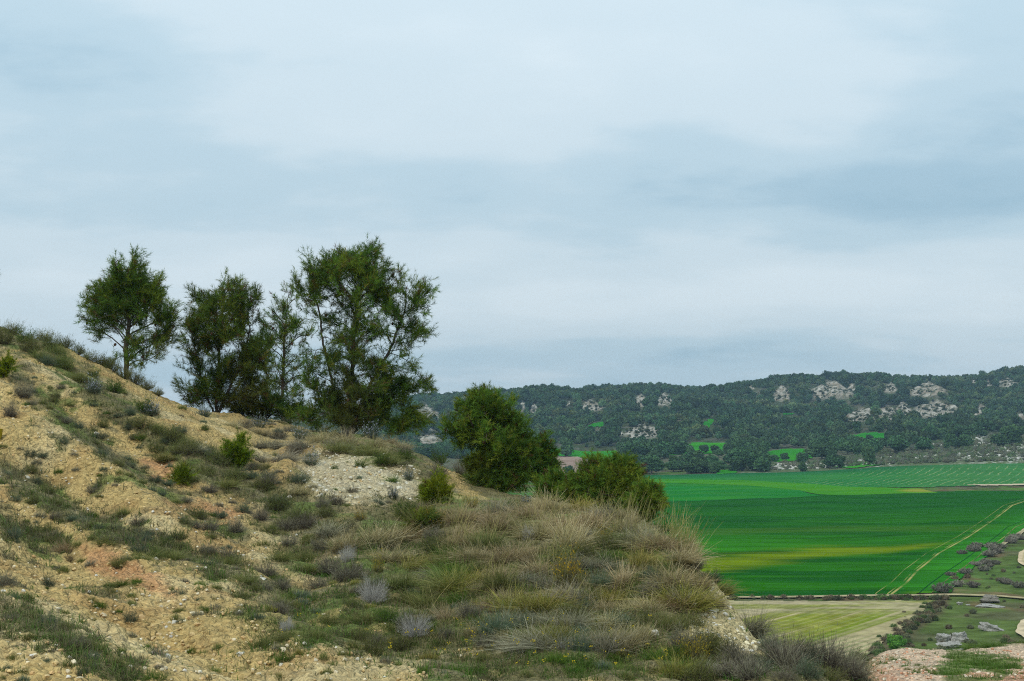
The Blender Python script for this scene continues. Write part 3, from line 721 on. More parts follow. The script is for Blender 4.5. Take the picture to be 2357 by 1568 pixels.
def needle_mesh(pos, dr, ln, nl, nn, w, col, r, spread=.85):
    """brush-like shoots: NN thin needles round each twig end"""
    S = len(pos); a = r.random((S, nn)) ** .8
    base = pos[:, None] + dr[:, None] * (a * ln[:, None])[..., None]
    rnd = unit(r.normal(size=(S, nn, 3)))
    nd = unit(dr[:, None] * (.55 + .5 * a[..., None]) + rnd * spread)
    L = nl * (.7 + .5 * r.random((S, nn)))
    tipp = base + nd * L[..., None]
    side = unit(np.cross(nd, r.normal(size=(S, nn, 3)))) * w
    V = np.stack([base - side * .5, base + side * .5, tipp + side * .18], axis=2).reshape(-1, 3)
    fc = np.arange(len(V)).reshape(-1, 3)
    c = np.repeat(np.repeat(col[:, None], nn, 1)[:, :, None] * (.8 + .4 * r.random((S, nn, 1, 1))), 3, axis=2)
    c = c * np.array([.75, .85, 1.2]).reshape(1, 1, 3, 1) if False else c
    return V, fc, c.reshape(-1, 3)

PAL = {'dark': [(.105, .185, .024), (.065, .125, .022), (.155, .205, .022), (.17, .15, .024)],
       'olive': [(.095, .150, .024), (.065, .115, .022), (.140, .170, .022), (.16, .14, .024)],
       'fresh': [(.115, .205, .026), (.075, .150, .024), (.165, .220, .024), (.19, .22, .026)],
       'bright': [(.15, .205, .012), (.10, .15, .012), (.21, .245, .016), (.13, .18, .012)]}

def pine(name, label, base, Y, lumps, trunk, seed, natt, shoots=1.6, pal='dark', r_base=.10, stems=(), ln=.27, nl=.13, nn=28, w=.0095, group=None, thick=.85, cone=0, cat='tree', zb=None, rise=.75):
    r = np.random.default_rng(seed); mpp = Y / F
    bx = (base[0] - CX) / F * Y; bz = (HV - base[1]) * mpp if zb is None else zb
    g0 = float(gz(bx, Y)); z0 = min(g0, bz)
    root = empty(name, (bx, Y, z0)); tag(root, label, cat, group)
    loc = lambda u, v, dy=0: np.array([(u - CX) / F * Y - bx, dy, (HV - v) * mpp - z0])
    T = [np.array([0, 0, -.12])] + [loc(u, v) for u, v in trunk]
    area = np.array([l[2] * l[3] * (l[4] if len(l) > 4 else 1) for l in lumps]); cnt = r.multinomial(natt, area / area.sum())
    A = []; tops = max(l[1] * -1 + l[3] for l in lumps)
    tx = np.array([t[0] for t in T]); tz = np.array([t[2] for t in T])
    for l, n in zip(lumps, cnt):
        cu, cv, ru, rv = l[:4]; ctr = loc(cu, cv); off = ctr[0] - np.interp(ctr[2], tz, tx)
        k1 = n if abs(off) < ru * mpp * .8 else int(n * .78)
        for kk, num in ((0, k1), (1, n - k1)):
            dv = unit(r.normal(size=(num, 3))) * (.45 + .55 * r.random((num, 1)) ** .6)
            rd = .5 * (ru + rv) * mpp * thick
            p_ = dv * np.array([ru * mpp, rd, rv * mpp])
            cc = ctr.copy()
            if kk == 0: cc = cc + np.array([0, r.normal(0, .35) * rd, 0])
            else: cc[1] = off * r.choice([-1, 1]) * r.uniform(.7, 1); cc[0] = np.interp(cc[2], tz, tx) + .3 * off
            A.append(p_ + cc)
    A = np.concatenate(A); A = A[A[:, 2] > .05]
    wl = 5.2 if natt > 500 else 8.0          # foliage gathers in masses with gaps between
    gap = np.sin(A[:, 0] * wl + seed) * np.sin(A[:, 2] * wl * 1.1 + A[:, 0]) + np.sin(A[:, 1] * wl + A[:, 2] * 2.1 + seed) * .6 + np.sin(A[:, 2] * wl * .6 - A[:, 0] * 2) * .5
    if natt > 200: A = A[gap > (-.9 if seed == 16 else -.45) + .25 * r.normal(size=len(A))]
    trunks = [T] + [[T[0]] + [loc(*q) for q in st] for st in stems]
    # growth runs in a space where boughs are level; mapped back they climb outward
    def axis(p): return np.c_[p[:, 0] - np.interp(p[:, 2], tz, tx), p[:, 1]]
    def down(p):
        p = np.array(p, float).reshape(-1, 3); z = np.maximum(p[:, 2], .001); rho = rise * np.linalg.norm(axis(p), axis=1); q = p.copy(); q[:, 2] = z * z / (z + rho); return q
    def upw(q):
        p = q.copy(); z = np.maximum(q[:, 2], .001)
        for _ in range(3):
            rho = rise * np.linalg.norm(axis(p), axis=1); p[:, 2] = np.where(q[:, 2] > 0, (z + np.sqrt(z * z + 4 * z * rho)) / 2, q[:, 2])
        return p
    nodes, par, nd, tip, dm = grow([T] + [[T[0]] + list(down(t[1:])) for t in trunks[1:]], down(A), max(.07, 8 * mpp), 10 * mpp, 1.8, r)
    nodes = upw(nodes); k_ = np.maximum(par, 0); nd = unit(nodes - nodes[k_] + 1e-6)
    V, fc, rad = limb_mesh(nodes, par, .0045, 2.3, r_base)
    bc = vcol(len(V), (.085, .068, .055)) * (.75 + .5 * r.random((len(V), 1)))
    obj('trunk', mesh_np('trunk', V, fc, M_bark, bc), root)
    # shoots
    nsh = r.poisson(shoots, len(A)) + 1; q = np.repeat(np.arange(len(A)), nsh); j = tip[q]
    lead = unit(nd[tip] * .7 + np.array([0, 0, .5]) + r.normal(0, .25, (len(A), 3)))[q]       # every twig end bears one brush of shoots
    dirs = unit(lead + r.normal(0, .38, (len(q), 3))); back = r.random((len(q), 1)) ** 1.5 * 1.2 * ln
    pos = nodes[j] - lead * back + dirs * .05 + r.normal(0, .025, (len(q), 3))
    P4 = np.array(PAL[pal]); ci = r.choice(4, len(q), p=[.45, .25, .2, .1])
    patch = np.sin(pos[:, 0] * 4.1 + seed) + np.sin(pos[:, 2] * 3.7 + pos[:, 1] * 3)
    ci = np.where((patch > .9) & (r.random(len(q)) < .6), 2, ci)
    tone = (.62 + .7 * r.random(len(A)))[q][:, None]; col = P4[ci] * tone * (.85 + .3 * r.random((len(q), 1)))
    low = np.clip(1 - pos[:, 2] / (.55 * A[:, 2].max()), 0, 1)[:, None] * np.clip(.4 + .6 * np.sin(pos[:, :1] * 2.3 + seed), 0, 1) * (.75 if cat == 'tree' else 0); col = col * (1 - low) + np.array([.115, .095, .032]) * (.7 + .5 * r.random((len(q), 1))) * low
    dead = r.random(len(q)) < .03; col[dead] = (.12, .06, .03)
    Vn, fn, cn = needle_mesh(pos, dirs, ln * (.6 + .7 * r.random(len(q))), nl, nn, w, col, r)
    obj('crown', mesh_np('crown', Vn, fn, M_needle, cn), root)
    if cone:
        ks = r.choice(len(nodes), cone, replace=False)
        for k in ks:
            if k < 30: continue
            p_ = nodes[k] - np.array([0, 0, .05]); o = obj('pine_cone', CONE, root); o.location = p_; o.rotation_euler = (r.uniform(-.6, .6), r.uniform(-.6, .6), 0)
    return root

def cone_mesh():
    V, C = [], []
    rings = 9; sd = 8
    for i in range(rings):
        t = i / (rings - 1); rr = .032 * math.sin(math.pi * (.12 + .86 * t)) ** .7
        for j in range(sd):
            a = 2 * math.pi * (j + .5 * (i % 2)) / sd; k = 1 + .18 * ((i + j) % 2)
            V.append((rr * k * math.cos(a), rr * k * math.sin(a), -.09 * t)); C.append((.075, .045, .03))
    fc = [(i * sd + j, i * sd + (j + 1) % sd, (i + 1) * sd + (j + 1) % sd, (i + 1) * sd + j) for i in range(rings - 1) for j in range(sd)]
    return mesh_np('pine_cone', V, np.array(fc), M_bark, np.array(C))
CONE = cone_mesh()

pine('pine_tree', 'rounded pine standing alone at the top of the bare ochre ridge', (290, 872), 38,
     [(297,622,45,40),(258,668,46,38),(338,668,48,42),(226,702,40,34),(368,708,38,42),(297,700,80,50),(245,750,50,34,.5),(352,760,50,44,.55),(330,815,52,34,.3),(220,745,34,26,.5),(385,765,22,40,.45),(285,790,40,40,.2),(360,830,40,24,.3)],
     [(291,840),(290,800),(297,750),(296,690),(299,630)], 11, 700, 5.4, 'dark', .07, cone=26)
pine('pine_tree', 'dense dark pine with several stems behind the dirt ridge', (497, 945), 40,
     [(520,674,46,34),(470,692,38,36),(562,690,34,30),(505,745,80,50),(448,760,36,44),(570,770,42,50),(440,820,34,46,.6),(520,825,82,60,.9),(585,845,36,60,.9),(440,895,38,42,1),(520,905,84,44,1),(590,800,30,60,.7)],
     [(499,900),(503,840),(506,770),(515,690)], 12, 860, 5.8, 'dark', .065, stems=[[(470,900),(452,830),(445,770)],[(530,890),(560,820),(575,760)]], cone=14)
pine('pine_tree', 'thin sparse pine with sky showing through, squeezed between two fuller pines', (650, 935), 44,
     [(668,688,28,24),(640,712,20,26),(652,750,50,40,.6),(692,765,38,34,.6),(622,800,32,36,.75),(655,815,55,50,.3),(690,850,34,40,.45),(622,880,30,30,.5),(665,890,50,26,.35)],
     [(650,900),(652,840),(655,770),(662,700)], 13, 300, 3.4, 'dark', .055, cone=8)
pine('pine_tree', 'largest pine, broad crown with reaching lower boughs', (806, 1004), 38,
     [(835,606,60,40),(752,618,50,38),(880,640,52,44),(705,650,32,44),(800,660,90,60),(910,690,52,42),(960,680,36,40),(740,710,50,44,.45),(870,730,90,40,.7),(965,745,32,42,.8),(830,790,60,45,.9),(940,790,52,40,.55),(780,760,50,40,.4),
      (960,835,24,22,.5),(750,840,60,40,.7),(830,860,90,50,.9),(910,850,50,40,.5),(955,895,52,22,1),(890,900,60,34,1),(730,905,60,40,.9),(810,925,110,40,1.2),(760,965,90,28,1.1),(880,960,70,34,1.1),(945,975,40,28,1.1),(985,890,26,14,1),(900,988,60,20,.8),(655,955,50,16,.3)],
     [(806,960),(808,900),(812,840),(815,770),(822,700),(835,630)], 14, 1560, 5.6, 'dark', .09, stems=[[(770,900),(745,800),(735,720)],[(850,890),(900,800),(930,720)]], cone=40)
pine('pine_tree', 'low dark pine thicket filling the gap under the thin pine', (610, 968), 41,
     [(600,930,60,28),(560,945,30,22),(650,940,44,28),(690,955,34,22),(620,960,80,16)], [(610,940),(612,915)], 15, 230, 5, 'olive', .05)
pine('pine_tree', 'bushy small pine standing apart on the mound rim', (1128, 1140), 28.5,
     [(1110,925,30,26),(1080,940,36,30),(1150,950,44,40),(1056,985,38,32),(1085,1000,40,36),(1120,985,66,44),(1190,1000,36,36),(1090,1020,46,32,.6),(1215,1020,20,26,.7),(1150,1045,72,48),(1105,1075,34,44,.9),(1140,1105,66,34,1),(1195,1070,38,52,1),(1165,1120,56,22,1)],
     [(1126,1100),(1124,1050),(1122,990),(1115,935)], 16, 760, 6.5, 'fresh', .05, ln=.17, nl=.09, w=.009, cone=8)
pine('pine_tree', 'slim young pine tucked against the bushy small pine', (1248, 1140), 29.5,
     [(1246,1032,20,26),(1254,1066,26,30),(1226,1080,18,40),(1258,1100,26,30),(1272,1080,14,26)],
     [(1248,1100),(1248,1060),(1246,1025)], 17, 170, 5.5, 'dark', .035, ln=.16, nl=.085, w=.009)
pine('dwarf_pine', 'low spreading pine with upright shoots between slim pine and grassy crest', (1290, 1166), 26.5,
     [(1285,1120,36,28),(1255,1130,26,24),(1320,1125,30,28),(1290,1145,50,20)], [(1290,1140),(1290,1115)], 18, 170, 5.5, 'fresh', .03, ln=.17, nl=.085, w=.009)
pine('dwarf_pine', 'spreading waist high pine on the mound rim before the wheat field', (1400, 1205), 24.5,
     [(1372,1085,26,26),(1425,1082,28,26),(1350,1110,24,30),(1450,1100,20,26),(1400,1125,62,40),(1340,1145,40,28),(1450,1140,36,36),(1400,1165,70,28)],
     [(1400,1170),(1402,1130),(1405,1090)], 19, 600, 6, 'fresh', .04, ln=.18, nl=.085, w=.009)
pine('dwarf_pine', 'drooping end bough pine at the tip of the dwarf pine row', (1480, 1212), 23,
     [(1496,1142,24,22),(1486,1168,34,24),(1462,1180,30,22),(1510,1160,14,16)], [(1482,1190),(1490,1150)], 20, 150, 6, 'fresh', .03, ln=.17, nl=.085, w=.009)
pine('pine_tree', 'pine outside the view whose bough tip pokes in beside the hilltop', (-115, 800), 36,
     [(-110,640,90,70),(-55,640,40,24),(-120,560,70,50),(-22,632,16,14),(-100,720,70,50,.5)], [(-113,740),(-105,660),(-100,580)], 21, 280, 5, 'dark', .1)
# bright young pines
for i, (u, v, h, w_, Yk, lab) in enumerate([(548,1080,70,52,27,'bright yellow-green young pine at the dirt ridge foot'),(412,1116,27,28,21.5,'little bright yellow-green pine seedling beside orange soil'),
      (1003,1160,60,52,24,'vivid green young pine in front of the pale stony knoll'),(8,870,44,44,25,'vivid yellow-green bush cut by the picture edge high on the slope'),(978,1222,30,40,18.5,'small olive gorse with yellow tips on the mound crest')]):
    pine('young_pine' if i != 4 else 'gorse_bush', lab, (u, v), hit(u, v)[1], [(u + w_ * .1, v - h * .70, w_ * .16, h * .25), (u - w_ * .30, v - h * .42, w_ * .2, h * .3), (u + w_ * .32, v - h * .38, w_ * .2, h * .25), (u, v - h * .25, w_ * .4, h * .18)],
         [(u, v - h * .3), (u, v - h * .7)], 30 + i, 70 if h > 50 else 42, 5, 'bright' if i < 4 else 'olive', .02, ln=.13, nl=.08, nn=22, w=.008, group=None, cat='shrub')
# ------------------------------------------------------------------ woods on the far hill
def icosphere(sub):
    t = (1 + 5 ** .5) / 2
    V = [(-1,t,0),(1,t,0),(-1,-t,0),(1,-t,0),(0,-1,t),(0,1,t),(0,-1,-t),(0,1,-t),(t,0,-1),(t,0,1),(-t,0,-1),(-t,0,1)]
    Fc = [(0,11,5),(0,5,1),(0,1,7),(0,7,10),(0,10,11),(1,5,9),(5,11,4),(11,10,2),(10,7,6),(7,1,8),(3,9,4),(3,4,2),(3,2,6),(3,6,8),(3,8,9),(4,9,5),(2,4,11),(6,2,10),(8,6,7),(9,8,1)]
    V = [np.array(v) / np.linalg.norm(v) for v in V]
    for _ in range(sub):
        mid = {}; nf = []
        def m(a, b):
            k = (min(a, b), max(a, b))
            if k not in mid: mid[k] = len(V); q = V[a] + V[b]; V.append(q / np.linalg.norm(q))
            return mid[k]
        for a, b, c in Fc:
            d, e, f = m(a, b), m(b, c), m(c, a); nf += [(a, d, f), (b, e, d), (c, f, e), (d, e, f)]
        Fc = nf
    return np.array(V), np.array(Fc)
ICO = {k: icosphere(k) for k in (1, 2, 3)}

def far_crown(seed, tufts, core, h=7.0, w=7.0):
    """round Aleppo pine crown, seen from afar: several lumps covered with small leaf clumps"""
    r = np.random.default_rng(seed); V, Fc, C = [], [], []; n0 = 0
    nl = r.integers(5, 8); L = []
    for i in range(nl):
        a = r.uniform(0, 6.28); q = r.uniform(.1, .62) if i else 0
        zc = h * (r.uniform(.22, .64) if i else .62)
        L.append((q * w * .5 * math.cos(a), q * w * .5 * math.sin(a), zc, w * .5 * r.uniform(.42, .62), h * .27 * r.uniform(.8, 1.15)))
    base = np.array([.050, .115, .044]) * r.uniform(.75, 1.3); 
    iv, jf = ICO[core]
    for x, y, z, ra, rb in L:
        d = 1 + .16 * np.sin(iv[:, 0] * 6 + seed) * np.sin(iv[:, 1] * 7 + x) + .12 * np.sin(iv[:, 2] * 9 + y)
        q = iv * d[:, None] * np.array([ra, ra, rb]) * .84 + np.array([x, y, z])
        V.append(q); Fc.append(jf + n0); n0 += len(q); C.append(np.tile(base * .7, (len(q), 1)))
        k = tufts // nl
        dv = unit(r.normal(size=(k, 3))); dv[:, 2] = np.where(dv[:, 2] < -.35, -dv[:, 2], dv[:, 2])
        p = dv * np.array([ra, ra, rb]) * r.uniform(.86, 1.1, (k, 1)) + np.array([x, y, z])
        s = r.uniform(.22, .5, (k, 1)) * (w / 7) * (1.0 if tufts > 300 else 1.6)
        e1 = unit(np.cross(dv, r.normal(size=(k, 3)))); e2 = unit(np.cross(dv, e1) + dv * .8 + np.array([0, 0, .5]))
        tri = np.stack([p - e1 * s, p + e1 * s, p + e2 * s * 1.5], 1).reshape(-1, 3)
        V.append(tri); Fc.append(np.arange(3 * k).reshape(-1, 3) + n0); n0 += 3 * k
        cc = base * r.uniform(.7, 1.45, (k, 1)) * np.array([1, 1, 1]) + r.uniform(0, .02, (k, 1)) * np.array([1, .7, 0])
        C.append(np.repeat(cc, 3, 0))
    return np.concatenate(V), np.concatenate(Fc), np.concatenate(C)

def far_trunk(h):
    nodes = np.array([[0, 0, -.4], [.05, 0, h * .2], [.1, .05, h * .42], [.5, .2, h * .6], [-.4, .1, h * .6], [.1, -.4, h * .62]]); par = np.array([-1, 0, 1, 2, 2, 2])
    V, fc, _ = limb_mesh(nodes, par, .09, 2, .2); return V, fc

PROTO = []
for k in range(7):
    V, fc, c = far_crown(300 + k, 700, 2)
    Vt, ft = far_trunk(7.0)
    PROTO.append((mesh_np('crown', V, fc, M_far, c), mesh_np('trunk', Vt, ft, M_bark, vcol(len(Vt), (.10, .08, .06)))))

def far_tree(u, v, wpx, hpx, k, label, group=None):
    x, y, z = hit(u, v, True)
    o = empty('pine_tree', (x, y, z - .1), random.uniform(0, 6.28)); tag(o, label, 'tree', group)
    sw, sh = 1.38 * wpx * y / F / 6.6, 1.2 * hpx * y / F / 6.2
    o.scale = (sw, sw, sh)
    cr = obj('crown', PROTO[k % 7][0], o); tr = obj('trunk', PROTO[k % 7][1], o)
    return o
q9 = lambda x, y: ((1700 + x / 2.741) * .9207, (920 + y / 2.741) * .9207)
FARLIST = [  # x, y(base), width, height in an enlarged crop; label
 (1475,588,130,105,'very large round pine on the scrub edge, apart from the wood'),(1668,570,105,75,'broad squat pine standing beyond the largest scrub pine'),(1855,556,88,88,'tall round pine alone on the rocky scrub slope, west of a twin'),
 (1950,548,98,80,'round pine on the rocky scrub slope, east of its taller twin'),(1600,495,120,78,'yellowish topped pine above the largest scrub pine'),(1298,672,78,112,'dark upright pine in front of the stony bank, reaching the field'),
 (1103,682,48,66,'small pine at the stony bank foot between two dark ones'),(1030,690,90,76,'bushy pine low on the stony bank below the lime plot corner'),(838,712,52,56,'little pine at the upper field edge near yellow broom'),
 (835,652,74,60,'round pine against the white stones by the lime hillock'),(640,640,72,40,'low flat pine on the near rim of the lime hillock'),(722,630,56,40,'small pine on the lime hillock rim, beside a flatter one'),
 (170,584,58,48,'single round pine on the bright plot, first of a pair'),(236,584,54,44,'single round pine on the bright plot, second of a pair'),(266,612,54,50,'pine just below the pair on the bright plot'),
 (346,652,80,70,'dark pine beside the track of scrub under the bright plot'),(338,588,84,62,'pine closing the east end of the bright plot'),(480,600,90,74,'full round pine west of the lime hillock'),
 (542,618,80,64,'pine leaning on the west foot of the lime hillock'),(408,708,90,86,'wide pine low in the scrub before the deep field'),(512,706,124,100,'biggest pine of the clump at the west end of the stony bank'),
 (212,682,88,76,'rounded pine at the east end of the dark field-side clump'),(130,682,100,92,'tall domed pine in the dark field-side clump'),(42,690,96,84,'round pine at the west part of the dark field-side clump'),
 (972,624,130,92,'wide brownish pine east of the lime hillock'),(1052,628,78,56,'small round pine touching the wide brownish pine'),(902,612,80,48,'low pine at the east foot of the lime hillock'),
 (1214,606,56,58,'narrow pine in the gap behind the stony bank'),(1150,592,90,76,'rounded pine behind the narrow one, over the stony bank'),(1332,590,84,84,'full pine at the wood corner above the stony bank'),
 (1270,596,84,70,'mid green pine left of the wood corner pine'),(1385,512,46,28,'tiny round pine on the long flat plot'),(1292,504,58,38,'small pine at the near rim of the long flat plot'),
 (2180,536,126,66,'spreading pine clump head on the pale stone slope'),(2292,528,116,110,'tall massed pine at the slope top near the frame edge'),(2245,470,90,60,'pine rising behind the slope top mass'),(2050,470,100,56,'pine on the slope brow over the twin pines'),
 (1770,500,110,72,'pine between the yellowish pine and the twins on the brow'),(1960,470,110,62,'dark pine on the brow over the east twin'),(1875,470,96,56,'dark pine on the brow over the west twin')]
for k, (x, y, w_, h_, lab) in enumerate(FARLIST):
    u, v = q9(x, y); far_tree(u, v, w_ / 2.741 * .9207, h_ / 2.741 * .9207, k, lab)
for k, (u, v, w_, h_, lab) in enumerate([(1306,1052,30,36,'lone pine on the green plot behind the ploughed field'),(1312,1091,20,16,'little round pine on the ploughed field corner'),(1440,1062,34,32,'rounded pine at the green plot end beside the clump'),(1455,1065,44,38,'tall pine in the clump beyond the green plot'),
     (1490,1060,40,34,'dense pine mid way along the clump beyond the green plot'),(1530,1055,34,30,'outer pine closing the clump beyond the green plot'),(1562,1046,44,26,'wide pine beside the bright plot, west side'),(1588,1048,20,20,'small pine touching the wide one by the bright plot'),
     (1470,1090,44,34,'domed pine at the far end of the field-side clump'),(1500,1092,46,36,'second domed pine at the far end of the field-side clump'),(1420,1092,34,30,'pine at the field edge behind the dwarf pines'),(1010,1046,30,24,'dark pine at the foot of the pale dome beyond the largest pine')]):
    far_tree(u, v, w_, h_, k + 3, lab)

for k in range(16):
    far_tree(random.uniform(1465, 1668), random.uniform(1076, 1090), random.uniform(26, 36), random.uniform(19, 27), k, 'dark round pine massed in the clump between the deep field and the bright plot', 'pines of the field-side clump')
for k in range(9):
    far_tree(random.uniform(1690, 1765), random.uniform(1058, 1086), random.uniform(28, 40), random.uniform(24, 34), k, 'dark round pine massed west of the lime hillock', 'pines west of the lime hillock')
for k in range(8):
    far_tree(random.uniform(1425, 1505), random.uniform(1052, 1066), random.uniform(26, 36), random.uniform(20, 28), k, 'dark round pine massed in the clump beyond the green plot', 'pines beyond the green plot')
# the wood itself
pts = []
for Yr in np.arange(628, 1360, 6.0):
    s0, s1 = (820 - CX) / F, (2500 - CX) / F
    xs = np.arange(s0 * Yr, s1 * Yr, 6.6); pts.append(np.c_[xs + rng.uniform(-4, 4, len(xs)), Yr + rng.uniform(-3.4, 3.4, len(xs))])
pts = np.concatenate(pts); X, Y = pts.T; Z = far_z(X, Y); u, v = Z2UV(X, Y, Z)
cl, scr, n1, n2 = far_masks(u, v, X, Y)
cl = np.maximum(cl, np.maximum(far_masks(u, v - 6, X, Y + 6)[0], far_masks(u, v - 10, X, Y + 11)[0]))
cl = np.maximum(cl, far_masks(u, v - 15, X, Y + 17)[0] * .9)
keep = (cl < .5 + .5 * (rng.random(len(X)) < .12)) & (poly_sd(SCRUB, u, v) > 2) & (poly_sd(PLOUGH, u, v) > 3) & (v < np.where(u > 1440, 1047, 1058))
for k, poly in CLEAR.items():
    P_ = np.array(poly); d = poly_sd(poly, u, v); keep &= d > (1.5 if k in 'defg' else 3)
    keep &= ~((u > P_[:, 0].min()) & (u < P_[:, 0].max()) & (v > P_[:, 1].max() - 2) & (v < P_[:, 1].max() + (20 if k in 'abc' else 13)) & (rng.random(len(u)) < .97))
den = 1.0 - .4 * sstep(.35, .7, n1) - .35 * (v > 1030) * sstep(-.1, .4, n1) - .25 * ((v > 1015) & (u > 1700))
keep &= rng.random(len(X)) < den
X, Y, Z, u, v = X[keep], Y[keep], Z[keep], u[keep], v[keep]
inf = (u > 900) & (u < 2380)
order = np.argsort(-v * inf); solo = order[:230]; rest = order[230:]
WL = {0: 'mid green rounded pine packed in the near edge of the far wood', 1: 'dark rounded pine packed in the near edge of the far wood'}
for i in solo:
    k = int(rng.integers(7)); o = obj('pine_tree', PROTO[k][0]); sc = rng.uniform(.75, 1.15)
    o.location = (X[i], Y[i], Z[i] - .3); o.rotation_euler = (0, 0, rng.uniform(0, 6.28)); o.scale = (sc * rng.uniform(.9, 1.1), sc, sc * rng.uniform(.85, 1.1))
    tag(o, 'dark rounded pine packed among its like along the near edge of the far wood', 'tree', 'pines along the near edge of the far wood')
TONE = np.clip(fbm(X * .012, Y * .02, 3, 311), -1, 1)
LOW = [far_crown(340 + k, 120, 1) for k in range(6)]
Vs, Fs, Cs = [], [], []; n0 = 0
for i in rest:
    V, fc, c = LOW[int(rng.integers(6))]; a = rng.uniform(0, 6.28); sc = (rng.uniform(.52, 1.1) + .3 * max(0, -TONE[i])) * (.92 if Y[i] > 1100 else 1); ca, sa = math.cos(a) * sc, math.sin(a) * sc
    q = np.c_[V[:, 0] * ca - V[:, 1] * sa + X[i], V[:, 0] * sa + V[:, 1] * ca + Y[i], V[:, 2] * sc * rng.uniform(.85, 1.1) + Z[i] - .3]
    Vs.append(q.astype(np.float32)); Fs.append(fc + n0); n0 += len(q); Cs.append((c * rng.uniform(.7, 1.3) * (1 + .45 * TONE[i]) * np.array([rng.uniform(.85, 1.3) * (1 + .5 * max(TONE[i], 0)), 1, rng.uniform(.9, 1.2)])).astype(np.float32))
wood = obj('distant_woods', mesh_np('distant_woods', np.concatenate(Vs), np.concatenate(Fs), M_far, np.concatenate(Cs)))
tag(wood, 'dense dark green pine wood covering the far hill', kind='stuff')
print('wood trees', len(rest), 'verts', n0)

# low scrub and stones on the bank behind the fields
def scatter_mesh(proto, XYZ, scl, colmul, r):
    Vs, Fs, Cs = [], [], []; n0 = 0
    for (x, y, z), s, m in zip(XYZ, scl, colmul):
        V, fc, c = proto[int(r.integers(len(proto)))]; a = r.uniform(0, 6.28); ca, sa = math.cos(a) * s, math.sin(a) * s
        Vs.append(np.c_[V[:, 0] * ca - V[:, 1] * sa + x, V[:, 0] * sa + V[:, 1] * ca + y, V[:, 2] * s + z]); Fs.append(fc + n0); n0 += len(V); Cs.append(c * m)
    return np.concatenate(Vs), np.concatenate(Fs), np.concatenate(Cs)
def bush_low(seed, base, tufts=60):
    r = np.random.default_rng(seed); iv, jf = ICO[1]
    q = iv * np.array([.5, .5, .38]) * (1 + .15 * np.sin(iv[:, :1] * 7 + seed)) * .85 + np.array([0, 0, .22]); V = [q]; Fc = [jf]; C = [np.tile(np.array(base) * .7, (len(q), 1))]
    dv = unit(r.normal(size=(tufts, 3))); dv[:, 2] = np.abs(dv[:, 2]); p = dv * np.array([.5, .5, .4]) * r.uniform(.8, 1.1, (tufts, 1)) + np.array([0, 0, .2])
    e1 = unit(np.cross(dv, r.normal(size=(tufts, 3)))) * .05; tri = np.stack([p - e1, p + e1, p + dv * .2 + np.array([0, 0, .06])], 1).reshape(-1, 3)
    V.append(tri); Fc.append(np.arange(3 * tufts).reshape(-1, 3) + len(q)); C.append(np.repeat(np.array(base) * r.uniform(.7, 1.5, (tufts, 1)), 3, 0))
    return np.concatenate(V), np.concatenate(Fc), np.concatenate(C)
SB = [bush_low(400 + k, b) for k, b in enumerate([(.12, .145, .07), (.10, .14, .06), (.15, .15, .095), (.13, .135, .095)])]
uu = rng.uniform(1660, 2440, 2600); yy = rng.uniform(575, 760, 2600); X = (uu - CX) / F * yy; Z = far_z(X, yy); _, vv = Z2UV(X, yy, Z)
k = (poly_sd(SCRUB, uu, vv) < -1); X, yy, Z, uu, vv = X[k], yy[k], Z[k], uu[k], vv[k]
V, fc, c = scatter_mesh(SB, np.c_[X, yy, Z - .1], rng.uniform(.8, 2.6, len(X)), rng.uniform(.7, 1.3, len(X)), rng)
tag(obj('undergrowth', mesh_np('undergrowth', V, fc, M_far, c)), 'grey green scrub covering the stony bank behind the fields', kind='stuff')
def rock_proto(seed, sub=2, col=(.46, .43, .37), flat=.7):
    r = np.random.default_rng(seed); iv, jf = ICO[sub]; ph = r.uniform(0, 6, 6)
    d = 1 + .22 * np.sin(iv[:, 0] * 3.1 + ph[0]) * np.sin(iv[:, 1] * 2.7 + ph[1]) + .14 * np.sin(iv[:, 2] * 5 + ph[2]) + .09 * np.sin(iv[:, 0] * 9 + ph[3]) * np.sin(iv[:, 1] * 8 + ph[4])
    for _ in range(5):      # chipped flat faces
        n_ = unit(r.normal(size=3)); h = r.uniform(.62, .85); t = iv @ n_ * d; d = np.where(t > h, d * h / np.maximum(t, 1e-3), d)
    c = np.array(col) * (.8 + .35 * r.random((len(iv), 1)))
    return iv * d[:, None] * np.array([.5, .5 * r.uniform(.7, 1), .5 * flat]), jf, c
RK = [rock_proto(420 + k, 1, (.55, .53, .47)) for k in range(5)]
uu = rng.uniform(1740, 2440, 5200); yy = rng.uniform(575, 760, 5200); X = (uu - CX) / F * yy; Z = far_z(X, yy); _, vv = Z2UV(X, yy, Z)
dd = fbm(X * .022 + 3, yy * .03, 2, 131) + .9 * sstep(2130, 2300, uu) * (vv < 1055) + .5 * (1 - sstep(8, 20, np.abs(vv - 1072))) * (uu < 2050) * (uu > 1760)
k = (poly_sd(SCRUB, uu, vv) < -2) & (dd > .28); X, yy, Z = X[k], yy[k], Z[k]
V, fc, c = scatter_mesh(RK, np.c_[X, yy, Z + .05], rng.uniform(.35, 1.5, len(X)) ** 1.2, rng.uniform(.75, 1.15, len(X)), rng)
tag(obj('rubble', mesh_np('rubble', V, fc, M_gravel, c)), 'white stones strewn over the bank behind the fields', kind='stuff')
